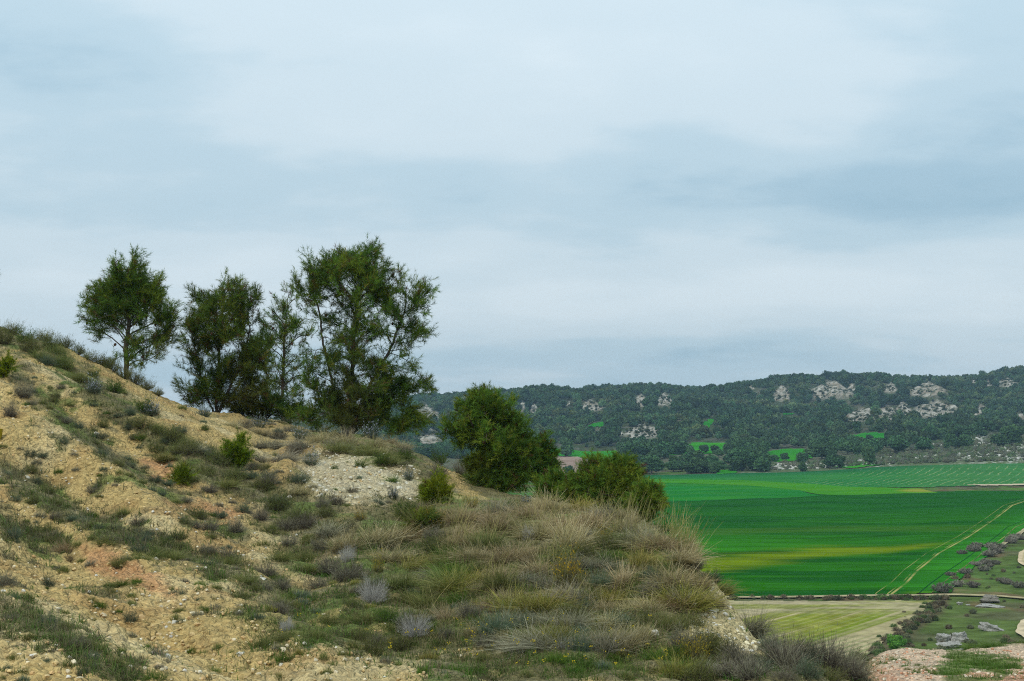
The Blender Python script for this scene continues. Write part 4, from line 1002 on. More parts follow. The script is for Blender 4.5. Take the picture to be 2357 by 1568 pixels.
# small dark bushes dotted on the pale cliffs
uu = rng.uniform(930, 2400, 30000); yy = rng.uniform(660, 1320, 30000); X = (uu - CX) / F * yy; Z = far_z(X, yy); _, vv = Z2UV(X, yy, Z)
cl, *_ = far_masks(uu, vv, X, yy); k = (cl > .4) & (rng.random(len(uu)) < .5); X, yy, Z = X[k], yy[k], Z[k]
SB2 = [bush_low(440 + k, (.05, .065, .03), 24) for k in range(3)]
V, fc, c = scatter_mesh(SB2, np.c_[X, yy, Z], rng.uniform(.7, 2.6, len(X)), rng.uniform(.7, 1.2, len(X)), rng)
tag(obj('undergrowth', mesh_np('undergrowth', V, fc, M_far, c)), 'dark shrubs dotted over the pale cliffs of the far hill', kind='stuff')
# ------------------------------------------------------------------ grasses and shrubs of the hillside
def ribbons(base, d, bend, L, w, c0, c1, segs=3, r=None):
    n = len(base); t = np.linspace(0, 1, segs + 1)
    side = unit(np.cross(d, r.normal(size=(n, 3))))
    P_ = base[:, None] + L[:, None, None] * (d[:, None] * t[None, :, None] + bend[:, None] * (t ** 2)[None, :, None])
    ww = w[:, None] * (1 - .85 * t)[None]
    V = np.stack([P_ - side[:, None] * ww[..., None], P_ + side[:, None] * ww[..., None]], 2).reshape(-1, 3)
    o = (np.arange(n) * 2 * (segs + 1))[:, None]; k = np.arange(segs)[None] * 2
    fc = np.stack([o + k, o + k + 1, o + k + 3, o + k + 2], -1).reshape(-1, 4)
    C = c0[:, None] * (1 - t)[None, :, None] + c1[:, None] * t[None, :, None]
    return V, fc, np.repeat(C, 2, axis=1).reshape(-1, 3)

def pick(pal, n, r, jit=.25):
    pal = np.array(pal, float); return pal[r.integers(len(pal), size=n)] * (1 - jit + 2 * jit * r.random((n, 1)))

def merge(parts):
    Vs, Fs, Cs = [], [], []; n = 0
    for V, fc, c in parts:
        if fc.shape[1] == 3: fc = np.c_[fc, fc[:, 2]]
        Vs.append(V); Fs.append(fc + n); Cs.append(c); n += len(V)
    return np.concatenate(Vs), np.concatenate(Fs), np.concatenate(Cs)

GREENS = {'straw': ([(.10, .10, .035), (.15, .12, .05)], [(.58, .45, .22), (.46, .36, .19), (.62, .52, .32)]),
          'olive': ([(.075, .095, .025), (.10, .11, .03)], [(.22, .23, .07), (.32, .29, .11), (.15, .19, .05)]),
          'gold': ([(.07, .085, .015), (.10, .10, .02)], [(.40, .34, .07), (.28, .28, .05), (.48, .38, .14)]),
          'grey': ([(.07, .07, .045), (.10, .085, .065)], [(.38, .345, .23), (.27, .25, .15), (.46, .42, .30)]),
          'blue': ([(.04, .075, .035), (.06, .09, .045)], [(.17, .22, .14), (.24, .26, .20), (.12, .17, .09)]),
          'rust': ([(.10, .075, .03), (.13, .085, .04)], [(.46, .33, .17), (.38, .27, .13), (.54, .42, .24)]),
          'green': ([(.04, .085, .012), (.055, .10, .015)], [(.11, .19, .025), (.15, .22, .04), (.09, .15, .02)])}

def tussock_mesh(seed, pal, n=560, lean=0.0, spread=.5, H=.6):
    """esparto-like tussock, 1 m wide for scaling: stiff base, long arching blades"""
    r = np.random.default_rng(seed); a = r.uniform(0, 6.283, n); q = np.sqrt(r.random(n)) * .30
    base = np.c_[np.cos(a) * q, np.sin(a) * q, np.full(n, -.04)]
    tufts = r.uniform(-.3, .3, (9, 2)); g = r.integers(9, size=n); base[:, :2] = base[:, :2] * .55 + tufts[g] * .6     # several tufts grown together
    gl = r.normal(0, .28, (9, 2)); til = np.abs(r.normal(0, spread * .8, n)) + .05; a2 = a + r.normal(0, .8, n)
    d = unit(np.c_[np.cos(a2) * np.sin(til) + lean * .35 + gl[g, 0], np.sin(a2) * np.sin(til) + gl[g, 1], np.cos(til)])
    L = H * r.uniform(.45, 1.2, n) * (.75 + .5 * r.random(9))[g]; dr = r.uniform(.05, .8, n) ** 1.2
    bend = np.c_[d[:, 0] * dr + (lean * .6 + gl[g, 0]) * dr + r.normal(0, .12, n), d[:, 1] * dr + r.normal(0, .12, n), -dr * .8]
    b, t = GREENS[pal]
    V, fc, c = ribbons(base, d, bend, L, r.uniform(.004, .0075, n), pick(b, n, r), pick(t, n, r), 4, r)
    m = n // 3   # dead skirt at the base
    a = r.uniform(0, 6.283, m); base = np.c_[np.cos(a) * .15, np.sin(a) * .15, np.zeros(m)]
    d = unit(np.c_[np.cos(a), np.sin(a), r.uniform(.1, .6, m)]); bend = np.c_[np.zeros((m, 2)), -r.uniform(.3, .6, m)]
    s = ribbons(base, d, bend, r.uniform(.2, .38, m), np.full(m, .005), pick([(.12, .09, .05), (.2, .16, .10)], m, r), pick([(.22, .17, .10), (.16, .12, .07)], m, r), 2, r)
    return merge([(V, fc, c), s])

def shrub_parts(seed, pal, leafy, n=150, H=.5, flower=None, dome=.5):
    """low domed shrub, about 1 m wide: woody stems, twigs, small leaves"""
    r = np.random.default_rng(seed)
    a = r.uniform(0, 6.283, n); til = np.arccos(1 - r.random(n) * .78)
    d = unit(np.c_[np.cos(a) * np.sin(til), np.sin(a) * np.sin(til), np.cos(til) + .12])
    L = np.where(til > 1, .42, H) * r.uniform(.6, 1.08, n); bump = 1 + .22 * np.sin(a * 3 + seed) * np.sin(til * 3)
    L = L * bump; base = np.c_[np.cos(a) * .06 * r.random(n), np.sin(a) * .06 * r.random(n), np.full(n, -.03)]
    wood_ = [(.10, .08, .065), (.14, .115, .10), (.075, .06, .05)]
    sV, sF, sC = ribbons(base, d, r.normal(0, .12, (n, 3)), L, np.full(n, .0045), pick(wood_, n, r), pick(wood_, n, r), 2, r)
    # twigs leaving the stems
    k = 5; idx = np.repeat(np.arange(n), k); tt = r.uniform(.35, 1, len(idx)); p = base[idx] + d[idx] * (L[idx] * tt)[:, None]
    td = unit(d[idx] + r.normal(0, .5, (len(idx), 3)) + np.array([0, 0, .25])); tl = r.uniform(.05, .15, len(idx))
    b, t = GREENS[pal]
    tV = ribbons(p, td, r.normal(0, .15, (len(idx), 3)), tl, np.full(len(idx), .003), pick(b, len(idx), r), pick(t, len(idx), r), 2, r)
    parts = [tV]
    if leafy:
        m = int(n * leafy); j = r.integers(len(idx), size=m); q = p[j] + td[j] * (tl[j] * r.random(m))[:, None] + r.normal(0, .012, (m, 3))
        ld = unit(td[j] + r.normal(0, .8, (m, 3)))
        parts.append(ribbons(q, ld, np.zeros((m, 3)), r.uniform(.02, .045, m), np.full(m, .006), pick(b, m, r), pick(t, m, r, .3) * .75, 1, r))
    fl = None
    if flower:
        m = 130; j = r.integers(len(idx), size=m * 3); q = p[j] + td[j] * tl[j][:, None]; j = np.argsort(-q[:, 2])[:m * 2]; q = q[j[r.random(len(j)) < .55]]
        m = len(q); q = np.repeat(q, 4, 0) + r.normal(0, .010, (m * 4, 3)); ld = unit(r.normal(size=(m * 4, 3)) + np.array([0, 0, .5]))
        fl = ribbons(q, ld, np.zeros((m * 4, 3)), r.uniform(.012, .022, m * 4), np.full(m * 4, .008), pick(flower, m * 4, r, .15), pick(flower, m * 4, r, .15), 1, r)
    return (sV, sF, sC), merge(parts), fl

def cushion_mesh(seed, pal, n=260, H=.22):
    r = np.random.default_rng(seed); a = r.uniform(0, 6.283, n); q = np.sqrt(r.random(n)) * .42
    base = np.c_[np.cos(a) * q, np.sin(a) * q, .10 * (1 - (q / .45) ** 2) - .02]
    d = unit(np.c_[np.cos(a) * q * 2.2, np.sin(a) * q * 2.2, np.full(n, 1.)] + r.normal(0, .35, (n, 3)))
    b, t = GREENS[pal]
    return ribbons(base, d, r.normal(0, .2, (n, 3)), H * r.uniform(.5, 1.1, n), np.full(n, .012), pick(b, n, r), pick(t, n, r), 2, r)

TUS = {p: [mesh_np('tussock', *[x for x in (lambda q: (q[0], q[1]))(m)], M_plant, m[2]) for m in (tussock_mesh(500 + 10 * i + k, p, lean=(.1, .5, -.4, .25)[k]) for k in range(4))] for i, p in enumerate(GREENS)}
CUS = {p: [mesh_np('cushion_plant', m[0], m[1], M_plant, m[2]) for m in (cushion_mesh(600 + 10 * i + k, p) for k in range(2))] for i, p in enumerate(('olive', 'blue', 'green', 'grey', 'gold'))}
def shrub_set(seed, pal, leafy, n=150, H=.5, flower=None):
    s, f, fl = shrub_parts(seed, pal, leafy, n, H, flower)
    return (mesh_np('stems', *s[:2], M_plant, s[2]), mesh_np('foliage', *f[:2], M_plant, f[2]), mesh_np('blossom', *fl[:2], M_flower, fl[2]) if fl else None)
pal_fl = {'white': [(.62, .64, .76), (.5, .5, .66)], 'yellow': [(.62, .42, .015), (.55, .36, .01)]}
SHR = {'heath': [shrub_set(700 + k, 'grey', 0, 260) for k in range(3)], 'thyme': [shrub_set(710 + k, 'olive', 9, 170) for k in range(3)],
       'rosemary': [shrub_set(720 + k, 'blue', 14, 150, .6, pal_fl['white']) for k in range(2)], 'broom': [shrub_set(730 + k, 'gold', 6, 170, .65, pal_fl['yellow']) for k in range(2)],
       'leafy': [shrub_set(740 + k, 'green', 14, 150) for k in range(2)], 'santolina': [shrub_set(750 + k, 'blue', 8, 190) for k in range(2)], 'red': [shrub_set(760 + k, 'rust', 0, 150) for k in range(2)], 'pale': [shrub_set(770, 'grey', 0, 330, .55)]}
# pale dead shrub gets bleached twigs
def bleach(me):
    a = me.attributes['Col']; n = len(a.data); c = np.empty(n * 4, np.float32); a.data.foreach_get('color', c); c = c.reshape(-1, 4); c[:, :3] = c[:, :3] * .4 + np.array([.36, .345, .32]); a.data.foreach_set('color', c.ravel())
for m_ in SHR['pale'][0][:2]: bleach(m_)

ZONES = [  # test, phrase
 (lambda u, v: v < 845 and u < 265, 'on the hilltop'),
 (lambda u, v: u < 420 and v < 925, 'below the bare hilltop ridge'),
 (lambda u, v: u > 520 and u < 1000 and v < 1046, 'under the largest pine'),
 (lambda u, v: 680 < u < 985 and v < 1165, 'on the pale knoll'),
 (lambda u, v: u < 330 and v < 1075, 'high on the open slope'),
 (lambda u, v: u >= 330 and u < 700 and v < 1120, 'in the dirt ridge gully'),
 (lambda u, v: u < 450 and v < 1290, 'midway down the ochre slope'),
 (lambda u, v: u < 520 and v >= 1290, 'on the lower cracked clay'),
 (lambda u, v: u < 780 and v < 1290, 'in the dip beside the mound'),
 (lambda u, v: u < 1000 and v >= 1290, 'on the flat before the mound'),
 (lambda u, v: u < 1180 and v < 1240, 'on the mound crest by the small pine'),
 (lambda u, v: v < 1300 and u < 1700, 'on the mound crest by the dwarf pines'),
 (lambda u, v: v < 1400 and u < 1250, 'on the west face of the mound'),
 (lambda u, v: v < 1400 and u < 1700, 'on the east face of the mound'),
 (lambda u, v: u < 1560, 'along the foot of the mound'),
 (lambda u, v: u < 1750, 'by the mound end bank'),
 (lambda u, v: u < 2005, 'in the thicket beside the dirt'),
 (lambda u, v: True, 'on the dirt shelf')]
ORD = 'first second third fourth fifth sixth seventh eighth ninth tenth eleventh twelfth thirteenth fourteenth fifteenth sixteenth seventeenth eighteenth nineteenth twentieth'.split()
ORD += ['twenty-' + q for q in ORD[:9]] + ['thirtieth'] + ['thirty-' + q for q in ORD[:9]]
WORDS = {('tussock', 'straw'): 'straw blond tussock', ('tussock', 'olive'): 'olive tussock', ('tussock', 'gold'): 'golden green tussock', ('tussock', 'grey'): 'ash grey tussock',
         ('tussock', 'blue'): 'blue green tussock', ('tussock', 'rust'): 'rusty brown tussock', ('tussock', 'green'): 'fresh green tussock',
         'heath': 'bare twiggy shrub', 'thyme': 'dull olive low shrub', 'rosemary': 'lilac flowered dark shrub', 'broom': 'yellow flowered broom', 'leafy': 'dark green leafy shrub',
         'santolina': 'silvery grey-green shrub', 'red': 'leafless reddish shrub', 'pale': 'bleached white dead shrub'}
placed = []
def plant(kind, sub, u, v, w, h, yaw=None, xyz=None, size_group=False):
    x, y, z = xyz if xyz else hit(u, v)
    mpp = y / F; yaw = random.uniform(0, 6.28) if yaw is None else yaw
    if kind == 'tussock':
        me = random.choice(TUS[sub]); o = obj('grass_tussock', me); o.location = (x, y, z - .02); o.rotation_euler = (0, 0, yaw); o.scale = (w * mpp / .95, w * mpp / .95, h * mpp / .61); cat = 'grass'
    elif kind == 'cushion':
        me = random.choice(CUS[sub]); o = obj('cushion_plant', me); o.location = (x, y, z - .01); o.rotation_euler = (0, 0, yaw); o.scale = (w * mpp / .95, w * mpp / .95, h * mpp / .3); cat = 'plant'
    else:
        st, fo, fl = random.choice(SHR[kind]); o = empty({'broom': 'flowering_broom', 'rosemary': 'flowering_shrub'}.get(kind, 'shrub'), (x, y, z - .02), yaw); o.scale = (w * mpp / .95, w * mpp / .95, h * mpp / .55); cat = 'shrub'
        obj('stem', st, o); obj('foliage', fo, o)
        if fl: obj('blossom', fl, o)
    o['category'] = cat
    placed.append((o, kind, sub, u, v, w))
    return o

# --- plants read off the photograph: (kind, sub, u, v(base), width, height) on the 2357-wide picture
P_ = []
A = lambda kind, sub, *rows: [P_.append((kind, sub) + r_) for r_ in rows]
A('thyme', None, (8,792,70,55), (70,812,70,55), (118,806,60,52), (150,788,50,36), (178,800,50,36), (205,818,48,36), (30,768,60,34), (100,778,60,34), (245,842,50,36), (330,985,70,42), (395,1012,80,44), (430,1042,80,46), (500,1068,90,44), (360,1040,60,36),
  (470,1096,80,42), (540,1104,80,44), (600,1128,80,44), (640,1172,90,52), (690,1200,80,50), (750,1190,60,40), (620,1230,70,36), (1000,1270,80,60), (1395,1265,80,60), (1320,1425,100,60), (1490,1440,80,56), (860,1505,90,60), (550,1380,60,34), (410,1240,60,36))
A('leafy', None, (60,790,60,46), (140,842,40,34), (264,905,62,44), (330,948,60,46), (215,868,40,26), (470,990,30,20), (880,1068,50,36), (930,1062,60,40), (935,1190,80,56), (1010,1068,60,40), (1180,1172,60,34), (830,1075,40,26), (770,1082,24,20), (1565,1520,70,56))
A('thyme', None, (258,852,56,44), (284,872,60,44), (310,884,60,44), (336,897,56,36), (362,910,40,26), (232,838,50,40))
A('rosemary', None, (216,906,46,44), (350,955,50,38), (715,1070,48,40), (470,960,40,34), (850,1010,60,40), (905,1148,32,36), (940,1105,30,30), (1210,1160,30,26), (690,1010,46,36), (595,985,50,34))
A('heath', None, (52,917,66,56), (24,958,48,48), (680,1046,64,44), (660,1220,80,46), (600,1196,60,42), (800,1335,110,62), (755,1318,80,58), (705,1215,70,46), (620,1115,70,40), (560,1050,60,30), (1000,1240,70,44), (950,1452,110,66), (1080,1420,90,52), (1120,1490,90,50), (640,1410,80,46), (855,1370,90,56),
  (1905,1540,130,90), (1960,1562,100,66), (1800,1530,130,80), (1850,1500,120,70), (1730,1560,120,66), (1500,1370,80,50), (1600,1310,70,46), (1560,1400,90,60), (10,1350,80,50), (1030,1470,60,44), (810,1135,40,26), (215,1134,48,30), (1330,1310,80,46), (1780,1470,80,60), (565,985,60,30), (640,1010,70,34), (1010,1095,70,40), (1060,1085,60,50), (1960,1500,60,40))
A('broom', None, (1306,1345,86,76), (871,1318,34,50), (1086,1168,44,34), (828,1195,34,22), (1600,1520,80,70), (1000,1215,60,44), (1390,1240,50,30))
A('santolina', None, (28,1240,50,40), (110,1350,46,40), (300,1430,46,34), (100,1052,34,24), (70,1050,40,26), (380,1020,36,24), (410,1370,40,26), (1500,1330,60,40), (1640,1290,56,44), (1770,1500,70,50), (1860,1560,90,50), (1350,1405,70,44), (690,1110,60,36), (180,985,36,24), (300,1075,34,22), (560,1180,50,30))
A('red', None, (1856,1468,56,64), (1215,1300,50,50), (160,1290,40,30), (1830,1490,60,50))
A('pale', None, (858,1386,84,60), (955,1462,90,50), (800,1290,50,40), (660,1450,44,36), (1215,1245,34,40), (1300,1500,60,34))
A('tussock', 'straw', (799,1262,110,58), (880,1250,130,66), (893,1292,120,54), (1080,1462,48,46), (1455,1494,84,84), (1430,1228,120,78), (1316,1262,130,90), (1220,1195,110,70), (1130,1220,110,80), (1060,1200,90,64), (1500,1258,110,66), (1240,1240,110,70), (1370,1215,90,66), (1565,1292,110,60), (1170,1290,120,66), (740,1020,80,40), (800,1022,90,42), (860,1030,70,40), (1540,1345,130,72), (1440,1345,110,62), (1250,1320,110,58), (1100,1290,110,64), (1350,1210,70,60), (1575,1262,60,64), (1590,1260,50,60), (960,1180,70,44), (690,1135,60,34))
A('tussock', 'olive', (155,848,60,50), (185,878,60,44), (130,815,50,38), (90,826,60,40), (375,1060,60,36), (440,1110,70,38), (520,1120,70,36), (990,1215,110,66), (942,1195,90,54), (1035,1300,110,62), (1120,1260,110,70), (770,1040,90,40), (850,1050,90,44), (890,1068,70,44), (1180,1225,90,60), (1440,1260,100,64), (1300,1290,110,62), (1050,1355,140,80), (840,1430,80,44), (930,1350,110,62), (980,1395,100,58), (1240,1480,110,62), (1160,1350,110,66), (700,1290,80,44), (640,1290,70,40), (1660,1330,70,50), (600,1490,80,50), (730,1470,70,42), (280,1300,60,36), (240,1250,60,34), (320,1290,70,36), (400,1285,70,34), (520,1300,80,40), (560,1340,80,40))
A('tussock', 'gold', (1244,1405,150,76), (1040,1360,120,70), (1575,1392,180,80), (1190,1400,120,64), (1560,1556,100,80), (960,1310,90,56), (1400,1385,110,60), (1110,1340,90,50), (1290,1470,80,60), (1480,1300,90,56))
A('tussock', 'grey', (1267,1492,170,84), (1387,1500,130,92), (1727,1452,100,88), (1200,1500,110,64), (1330,1380,110,62), (1470,1250,110,66), (650,1060,80,40), (600,1030,80,36), (1390,1310,110,60), (590,1060,70,34), (700,1030,70,36), (450,1040,70,34), (1180,1440,90,50), (1930,1545,110,76), (1825,1545,110,74), (760,1230,90,50), (1990,1566,60,46), (1310,1440,100,60), (1150,1180,80,54))
A('tussock', 'blue', (1137,1456,92,74), (1339,1504,76,84), (1200,1440,90,50), (1430,1440,90,52), (1380,1345,70,46), (870,1160,36,26), (108,838,40,34), (300,955,30,34))
A('tussock', 'rust', (1216,1290,60,50), (1600,1350,100,60), (1530,1265,110,52), (930,1240,110,52), (1540,1400,90,50), (1060,1255,80,44), (150,1270,60,40), (1120,1405,80,44))
A('tussock', 'green', (280,1345,54,32), (1510,1520,80,50), (1420,1545,70,34), (1090,1545,70,30), (360,1560,60,34), (490,1545,44,26), (905,1110,34,30), (330,1010,30,26), (1340,1530,70,30), (2060,1520,44,18), (2260,1530,70,24), (2320,1540,80,28), (2300,1522,60,22), (2220,1525,50,18), (2210,1552,60,18), (2290,1490,70,26), (2345,1482,60,26), (2240,1492,60,22))
for k_, s_, u_, v_, w_, h_ in P_: plant(k_, s_, u_, v_, w_, h_ * (1.2 if 1740 < u_ < 2000 and v_ > 1480 else 1))

# --- more of the same where the photograph is simply full of them, kept to the vegetated ground
def fill(n, kinds, box, sz, test, mind=.45):
    m_ = n * 22; U = np.array([random.uniform(box[0], box[2]) for _ in range(m_)]); W = np.array([random.uniform(box[1], box[3]) for _ in range(m_)])
    X, Y, Z, ok = hit_many(U, W); U, W, X, Y, Z = U[ok], W[ok], X[ok], Y[ok], Z[ok]
    veg_ = ground_masks(U, W, X, Y)[0]
    got = 0; pts_ = [(q[3], q[4]) for q in placed]
    for u_, v_, x, y, z, g in zip(U, W, X, Y, Z, veg_):
        if got >= n: break
        if not test(g, u_, v_): continue
        s_ = random.uniform(*sz) * (.55 + .45 * (v_ - 780) / 780 * 1.4)
        if any(abs(a - u_) < s_ * mind and abs(b - v_) < s_ * mind * .5 for a, b in pts_): continue
        k_, p_ = random.choice(kinds); pts_.append((u_, v_)); got += 1
        plant(k_, p_, float(u_), float(v_), s_, s_ * random.uniform(.45, .68), xyz=(float(x), float(y), float(z)))
fill(70, [('tussock', 'straw'), ('tussock', 'straw'), ('tussock', 'olive'), ('tussock', 'green'), ('tussock', 'gold'), ('tussock', 'grey'), ('thyme', None), ('tussock', 'straw')], (1000, 1165, 1640, 1490), (70, 115), lambda m, u, v: m > .5 and v > 1160 + max(0, u - 1480) * .9 and v < 1500, .5)
fill(34, [('thyme', None), ('heath', None), ('tussock', 'olive'), ('heath', None), ('santolina', None)], (300, 960, 780, 1330), (46, 74), lambda m, u, v: m > .5, .5)
fill(22, [('thyme', None), ('heath', None), ('tussock', 'olive'), ('leafy', None)], (600, 1280, 1100, 1500), (46, 80), lambda m, u, v: m > .4, .6)
fill(30, [('heath', None), ('thyme', None), ('tussock', 'grey'), ('santolina', None), ('thyme', None)], (1570, 1440, 2000, 1567), (70, 110), lambda m, u, v: m > .3 and v > 1440 + (u - 1700) * .35, .4)
fill(86, [('thyme', None), ('tussock', 'olive'), ('santolina', None), ('heath', None), ('tussock', 'blue'), ('thyme', None)], (0, 880, 520, 1560), (34, 60), lambda m, u, v: m > .25, .42)
fill(14, [('tussock', 'grey'), ('tussock', 'olive'), ('heath', None), ('tussock', 'straw')], (530, 960, 1010, 1050), (50, 80), lambda m, u, v: m > .4, .5)
for k_, n_, lab_ in (('cushion', 0, ''),):
    fill(190, [('cushion', 'olive'), ('cushion', 'blue'), ('cushion', 'green'), ('cushion', 'grey'), ('cushion', 'olive')], (0, 860, 1000, 1566), (14, 36), lambda m, u, v: m < .85, .45)
    fill(60, [('cushion', 'green'), ('cushion', 'olive'), ('cushion', 'gold'), ('cushion', 'blue')], (520, 1250, 1560, 1566), (22, 44), lambda m, u, v: m > .2 and v > 1330, .5)
    fill(8, [('cushion', 'green'), ('cushion', 'olive')], (2000, 1510, 2357, 1560), (14, 30), lambda m, u, v: True, .5)

by = {}
for o, kind, sub, u, v, w in placed:
    z = next(p for t, p in ZONES if t(u, v)); word = WORDS.get((kind, sub)) or WORDS.get(kind) or {'olive': 'olive cushion plant', 'blue': 'blue-green cushion plant', 'green': 'green cushion plant', 'grey': 'grey cushion plant', 'gold': 'yellow-green cushion plant'}[sub]
    by.setdefault((word, z), []).append((u, v, w, o, kind))
for (word, z), L in by.items():
    L.sort(key=lambda q: q[0])
    for i, (u, v, w, o, kind) in enumerate(L):
        o['group'] = {'tussock': 'grass tussocks of the hillside', 'cushion': 'small cushion plants dotted over the hillside'}.get(kind, 'shrubs of the hillside')
        if len(L) == 1: o['label'] = f'only {word} {z}'
        elif len(L) == 2: o['label'] = f"{word} {z}, the {('left', 'right')[i]} of two"
        else: o['label'] = f"{word} {z}, {ORD[min(i, len(ORD) - 1)]} from the left"

# --- short grass and herbs: one sheet of blades nobody could count
r = np.random.default_rng(77)
def grass_blades(n, box, thr, hh, pals, wide=.004, tmask=False):
    u = r.uniform(box[0], box[2], n); v = r.uniform(box[1], box[3], n)
    X, Y, Z, ok = hit_many(u, v); u, v, X, Y = u[ok], v[ok], X[ok], Y[ok]
    m = ground_masks(u, v, X, Y); k = ((m[5] if tmask else m[0]) + .25 * r.normal(size=len(u))) > thr; X, Y, n1 = X[k], Y[k], m[6][k]
    nb = len(X); Z = near_z(X, Y)
    bl = 7; B = np.repeat(np.c_[X, Y, Z], bl, 0) + np.c_[r.normal(0, .035, (nb * bl, 2)), np.full(nb * bl, -.01)]
    a = r.uniform(0, 6.283, nb * bl); til = np.abs(r.normal(0, .6, nb * bl)); d = np.c_[np.cos(a) * np.sin(til), np.sin(a) * np.sin(til), np.cos(til)]
    L = np.repeat(hh * r.uniform(.5, 1.3, nb), bl) * r.uniform(.5, 1.1, nb * bl)
    pi = (perlin(X * .7, Y * .7, 301) + .4 * r.normal(size=nb)); pi = np.clip(((pi + .8) / 1.6 * len(pals)).astype(int), 0, len(pals) - 1); pc = np.array(pals)[np.repeat(pi, bl)]
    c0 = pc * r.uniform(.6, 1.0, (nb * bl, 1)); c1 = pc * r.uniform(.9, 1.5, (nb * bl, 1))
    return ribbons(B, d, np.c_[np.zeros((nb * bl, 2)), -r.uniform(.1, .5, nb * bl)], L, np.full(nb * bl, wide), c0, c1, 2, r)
gp = [(.085, .135, .025), (.10, .12, .035), (.15, .13, .06), (.12, .11, .06), (.075, .15, .02)]
g1 = grass_blades(9000, (0, 780, 1000, 1280), .55, .13, [(.10, .115, .04), (.13, .115, .055), (.15, .13, .08), (.09, .12, .03)], .005)
g2 = grass_blades(12000, (480, 1250, 2010, 1566), .45, .10, gp, .0035)
g3 = grass_blades(4200, (980, 1150, 1700, 1500), .45, .13, [(.22, .18, .08), (.13, .13, .04), (.30, .24, .13), (.15, .125, .07), (.10, .115, .035)], .0035)
g4 = grass_blades(2600, (2000, 1470, 2357, 1567), .45, .07, [(.075, .15, .02), (.09, .13, .03)], .0035, True)
g5 = grass_blades(5600, (0, 1200, 520, 1567), .6, .10, [(.12, .145, .045), (.15, .14, .065), (.10, .15, .035), (.17, .145, .085)], .004)
V, fc, c = merge([g1, g2, g3, g4, g5])
tag(obj('grass', mesh_np('grass', V, fc, M_plant, c)), 'short grass and herbs growing over the gullies, dip and mound', kind='stuff')
def tall_stalks(n, box, hh, seed):
    rr = np.random.default_rng(seed); out = []
    for _ in range(n):
        x, y, z = hit(rr.uniform(box[0], box[2]), rr.uniform(box[1], box[3])); m = 5
        B = np.tile([[x, y, z]], (m, 1)) + rr.normal(0, .05, (m, 3)) * [1, 1, 0]; d = unit(np.c_[rr.normal(.12, .22, (m, 2)), np.ones(m)])
        out.append(ribbons(B, d, np.c_[rr.normal(.1, .12, (m, 2)), -.05 * np.ones(m)], hh * rr.uniform(.6, 1.1, m), np.full(m, .0035), pick([(.16, .15, .05)], m, rr), pick([(.42, .34, .14), (.30, .26, .09)], m, rr), 4, rr))
    return out
V, fc, c = merge(tall_stalks(26, (1545, 1252, 1600, 1275), .55, 1) + tall_stalks(70, (1000, 1170, 1560, 1250), .45, 2) + tall_stalks(10, (0, 765, 130, 790), .5, 3) + tall_stalks(36, (1000, 1250, 1560, 1420), .42, 4))
tag(obj('grass', mesh_np('grass', V, fc, M_plant, c)), 'tall dry grass stalks standing above the mound', kind='stuff')

U = r.uniform(640, 1560, 90); W = r.uniform(1470, 1567, 90); X, Y, Z, ok = hit_many(U, W); k = ok & (ground_masks(U, W, X, np.nan_to_num(Y, nan=20.))[0] > .4); X, Y, Z = X[k], Y[k], Z[k]
hs = r.uniform(.10, .24, len(X)); B = np.c_[X, Y, Z]; up_ = unit(np.c_[r.normal(0, .15, (len(X), 2)), np.ones(len(X))])
st = ribbons(B, up_, up_ * 0, hs, np.full(len(X), .003), pick([(.08, .12, .03)], len(X), r), pick([(.12, .16, .04)], len(X), r), 2, r)
q = np.repeat(B + up_ * hs[:, None], 6, 0) + r.normal(0, .010, (len(X) * 6, 3)); dd = unit(r.normal(size=q.shape) + np.array([0, 0, .4]))
fl = ribbons(q, dd, dd * 0, np.full(len(q), .010), np.full(len(q), .005), pick([(.62, .50, .02)], len(q), r, .1), pick([(.66, .55, .03)], len(q), r, .1), 1, r)
V, fc, c = merge([st, fl]); o = tag(obj('flowering_weeds', mesh_np('flowering_weeds', V, fc, M_flower, c)), 'tiny yellow flowers dotted over the grassy flat', kind='stuff')

# --- loose stones and clods
def stones(n, box, test, sz, cols, seed):
    rr = np.random.default_rng(seed); XYZ, S, C = [], [], []
    u = rr.uniform(box[0], box[2], n); v = rr.uniform(box[1], box[3], n)
    X, Y, Z, ok = hit_many(u, v); u, v, X, Y, Z = u[ok], v[ok], X[ok], Y[ok], Z[ok]
    k = test(ground_masks(u, v, X, Y)); X, Y, Z = X[k], Y[k], Z[k]; n = len(X)
    XYZ = np.c_[X, Y, Z + .005]; S = rr.uniform(*sz, n) * (1 + (rr.random(n) < .03) * .8); C = np.array(cols)[rr.integers(len(cols), size=n)] * rr.uniform(.8, 1.15, (n, 1))
    return scatter_mesh(RKN, XYZ, S, C, rr)
RKN = [rock_proto(460 + k, 1, (1, 1, 1), .75) for k in range(6)]
S1 = stones(2600, (0, 830, 1080, 1567), lambda m: m[0] < .6, (.018, .05), [(.62, .46, .24), (.58, .42, .2), (.66, .56, .38), (.54, .36, .17)], 91)
S2 = stones(260, (0, 900, 1000, 1567), lambda m: m[0] < .9, (.018, .045), [(.62, .57, .46), (.58, .52, .40), (.66, .62, .54)], 92)
S3 = stones(700, (1990, 1495, 2357, 1567), lambda m: m[5] < .5, (.015, .045), [(.56, .32, .2), (.66, .52, .38), (.5, .25, .15), (.64, .46, .32), (.66, .55, .42)], 93)
S4 = stones(260, (1590, 1330, 1750, 1500), lambda m: m[0] < .6, (.02, .06), [(.66, .58, .38), (.66, .63, .55)], 94)
S5 = stones(420, (690, 1045, 975, 1155), lambda m: m[1] > .3, (.03, .08), [(.60, .54, .40), (.54, .47, .30), (.62, .58, .48)], 95)
V, fc, c = merge([S1, S2, S3, S4, S5])
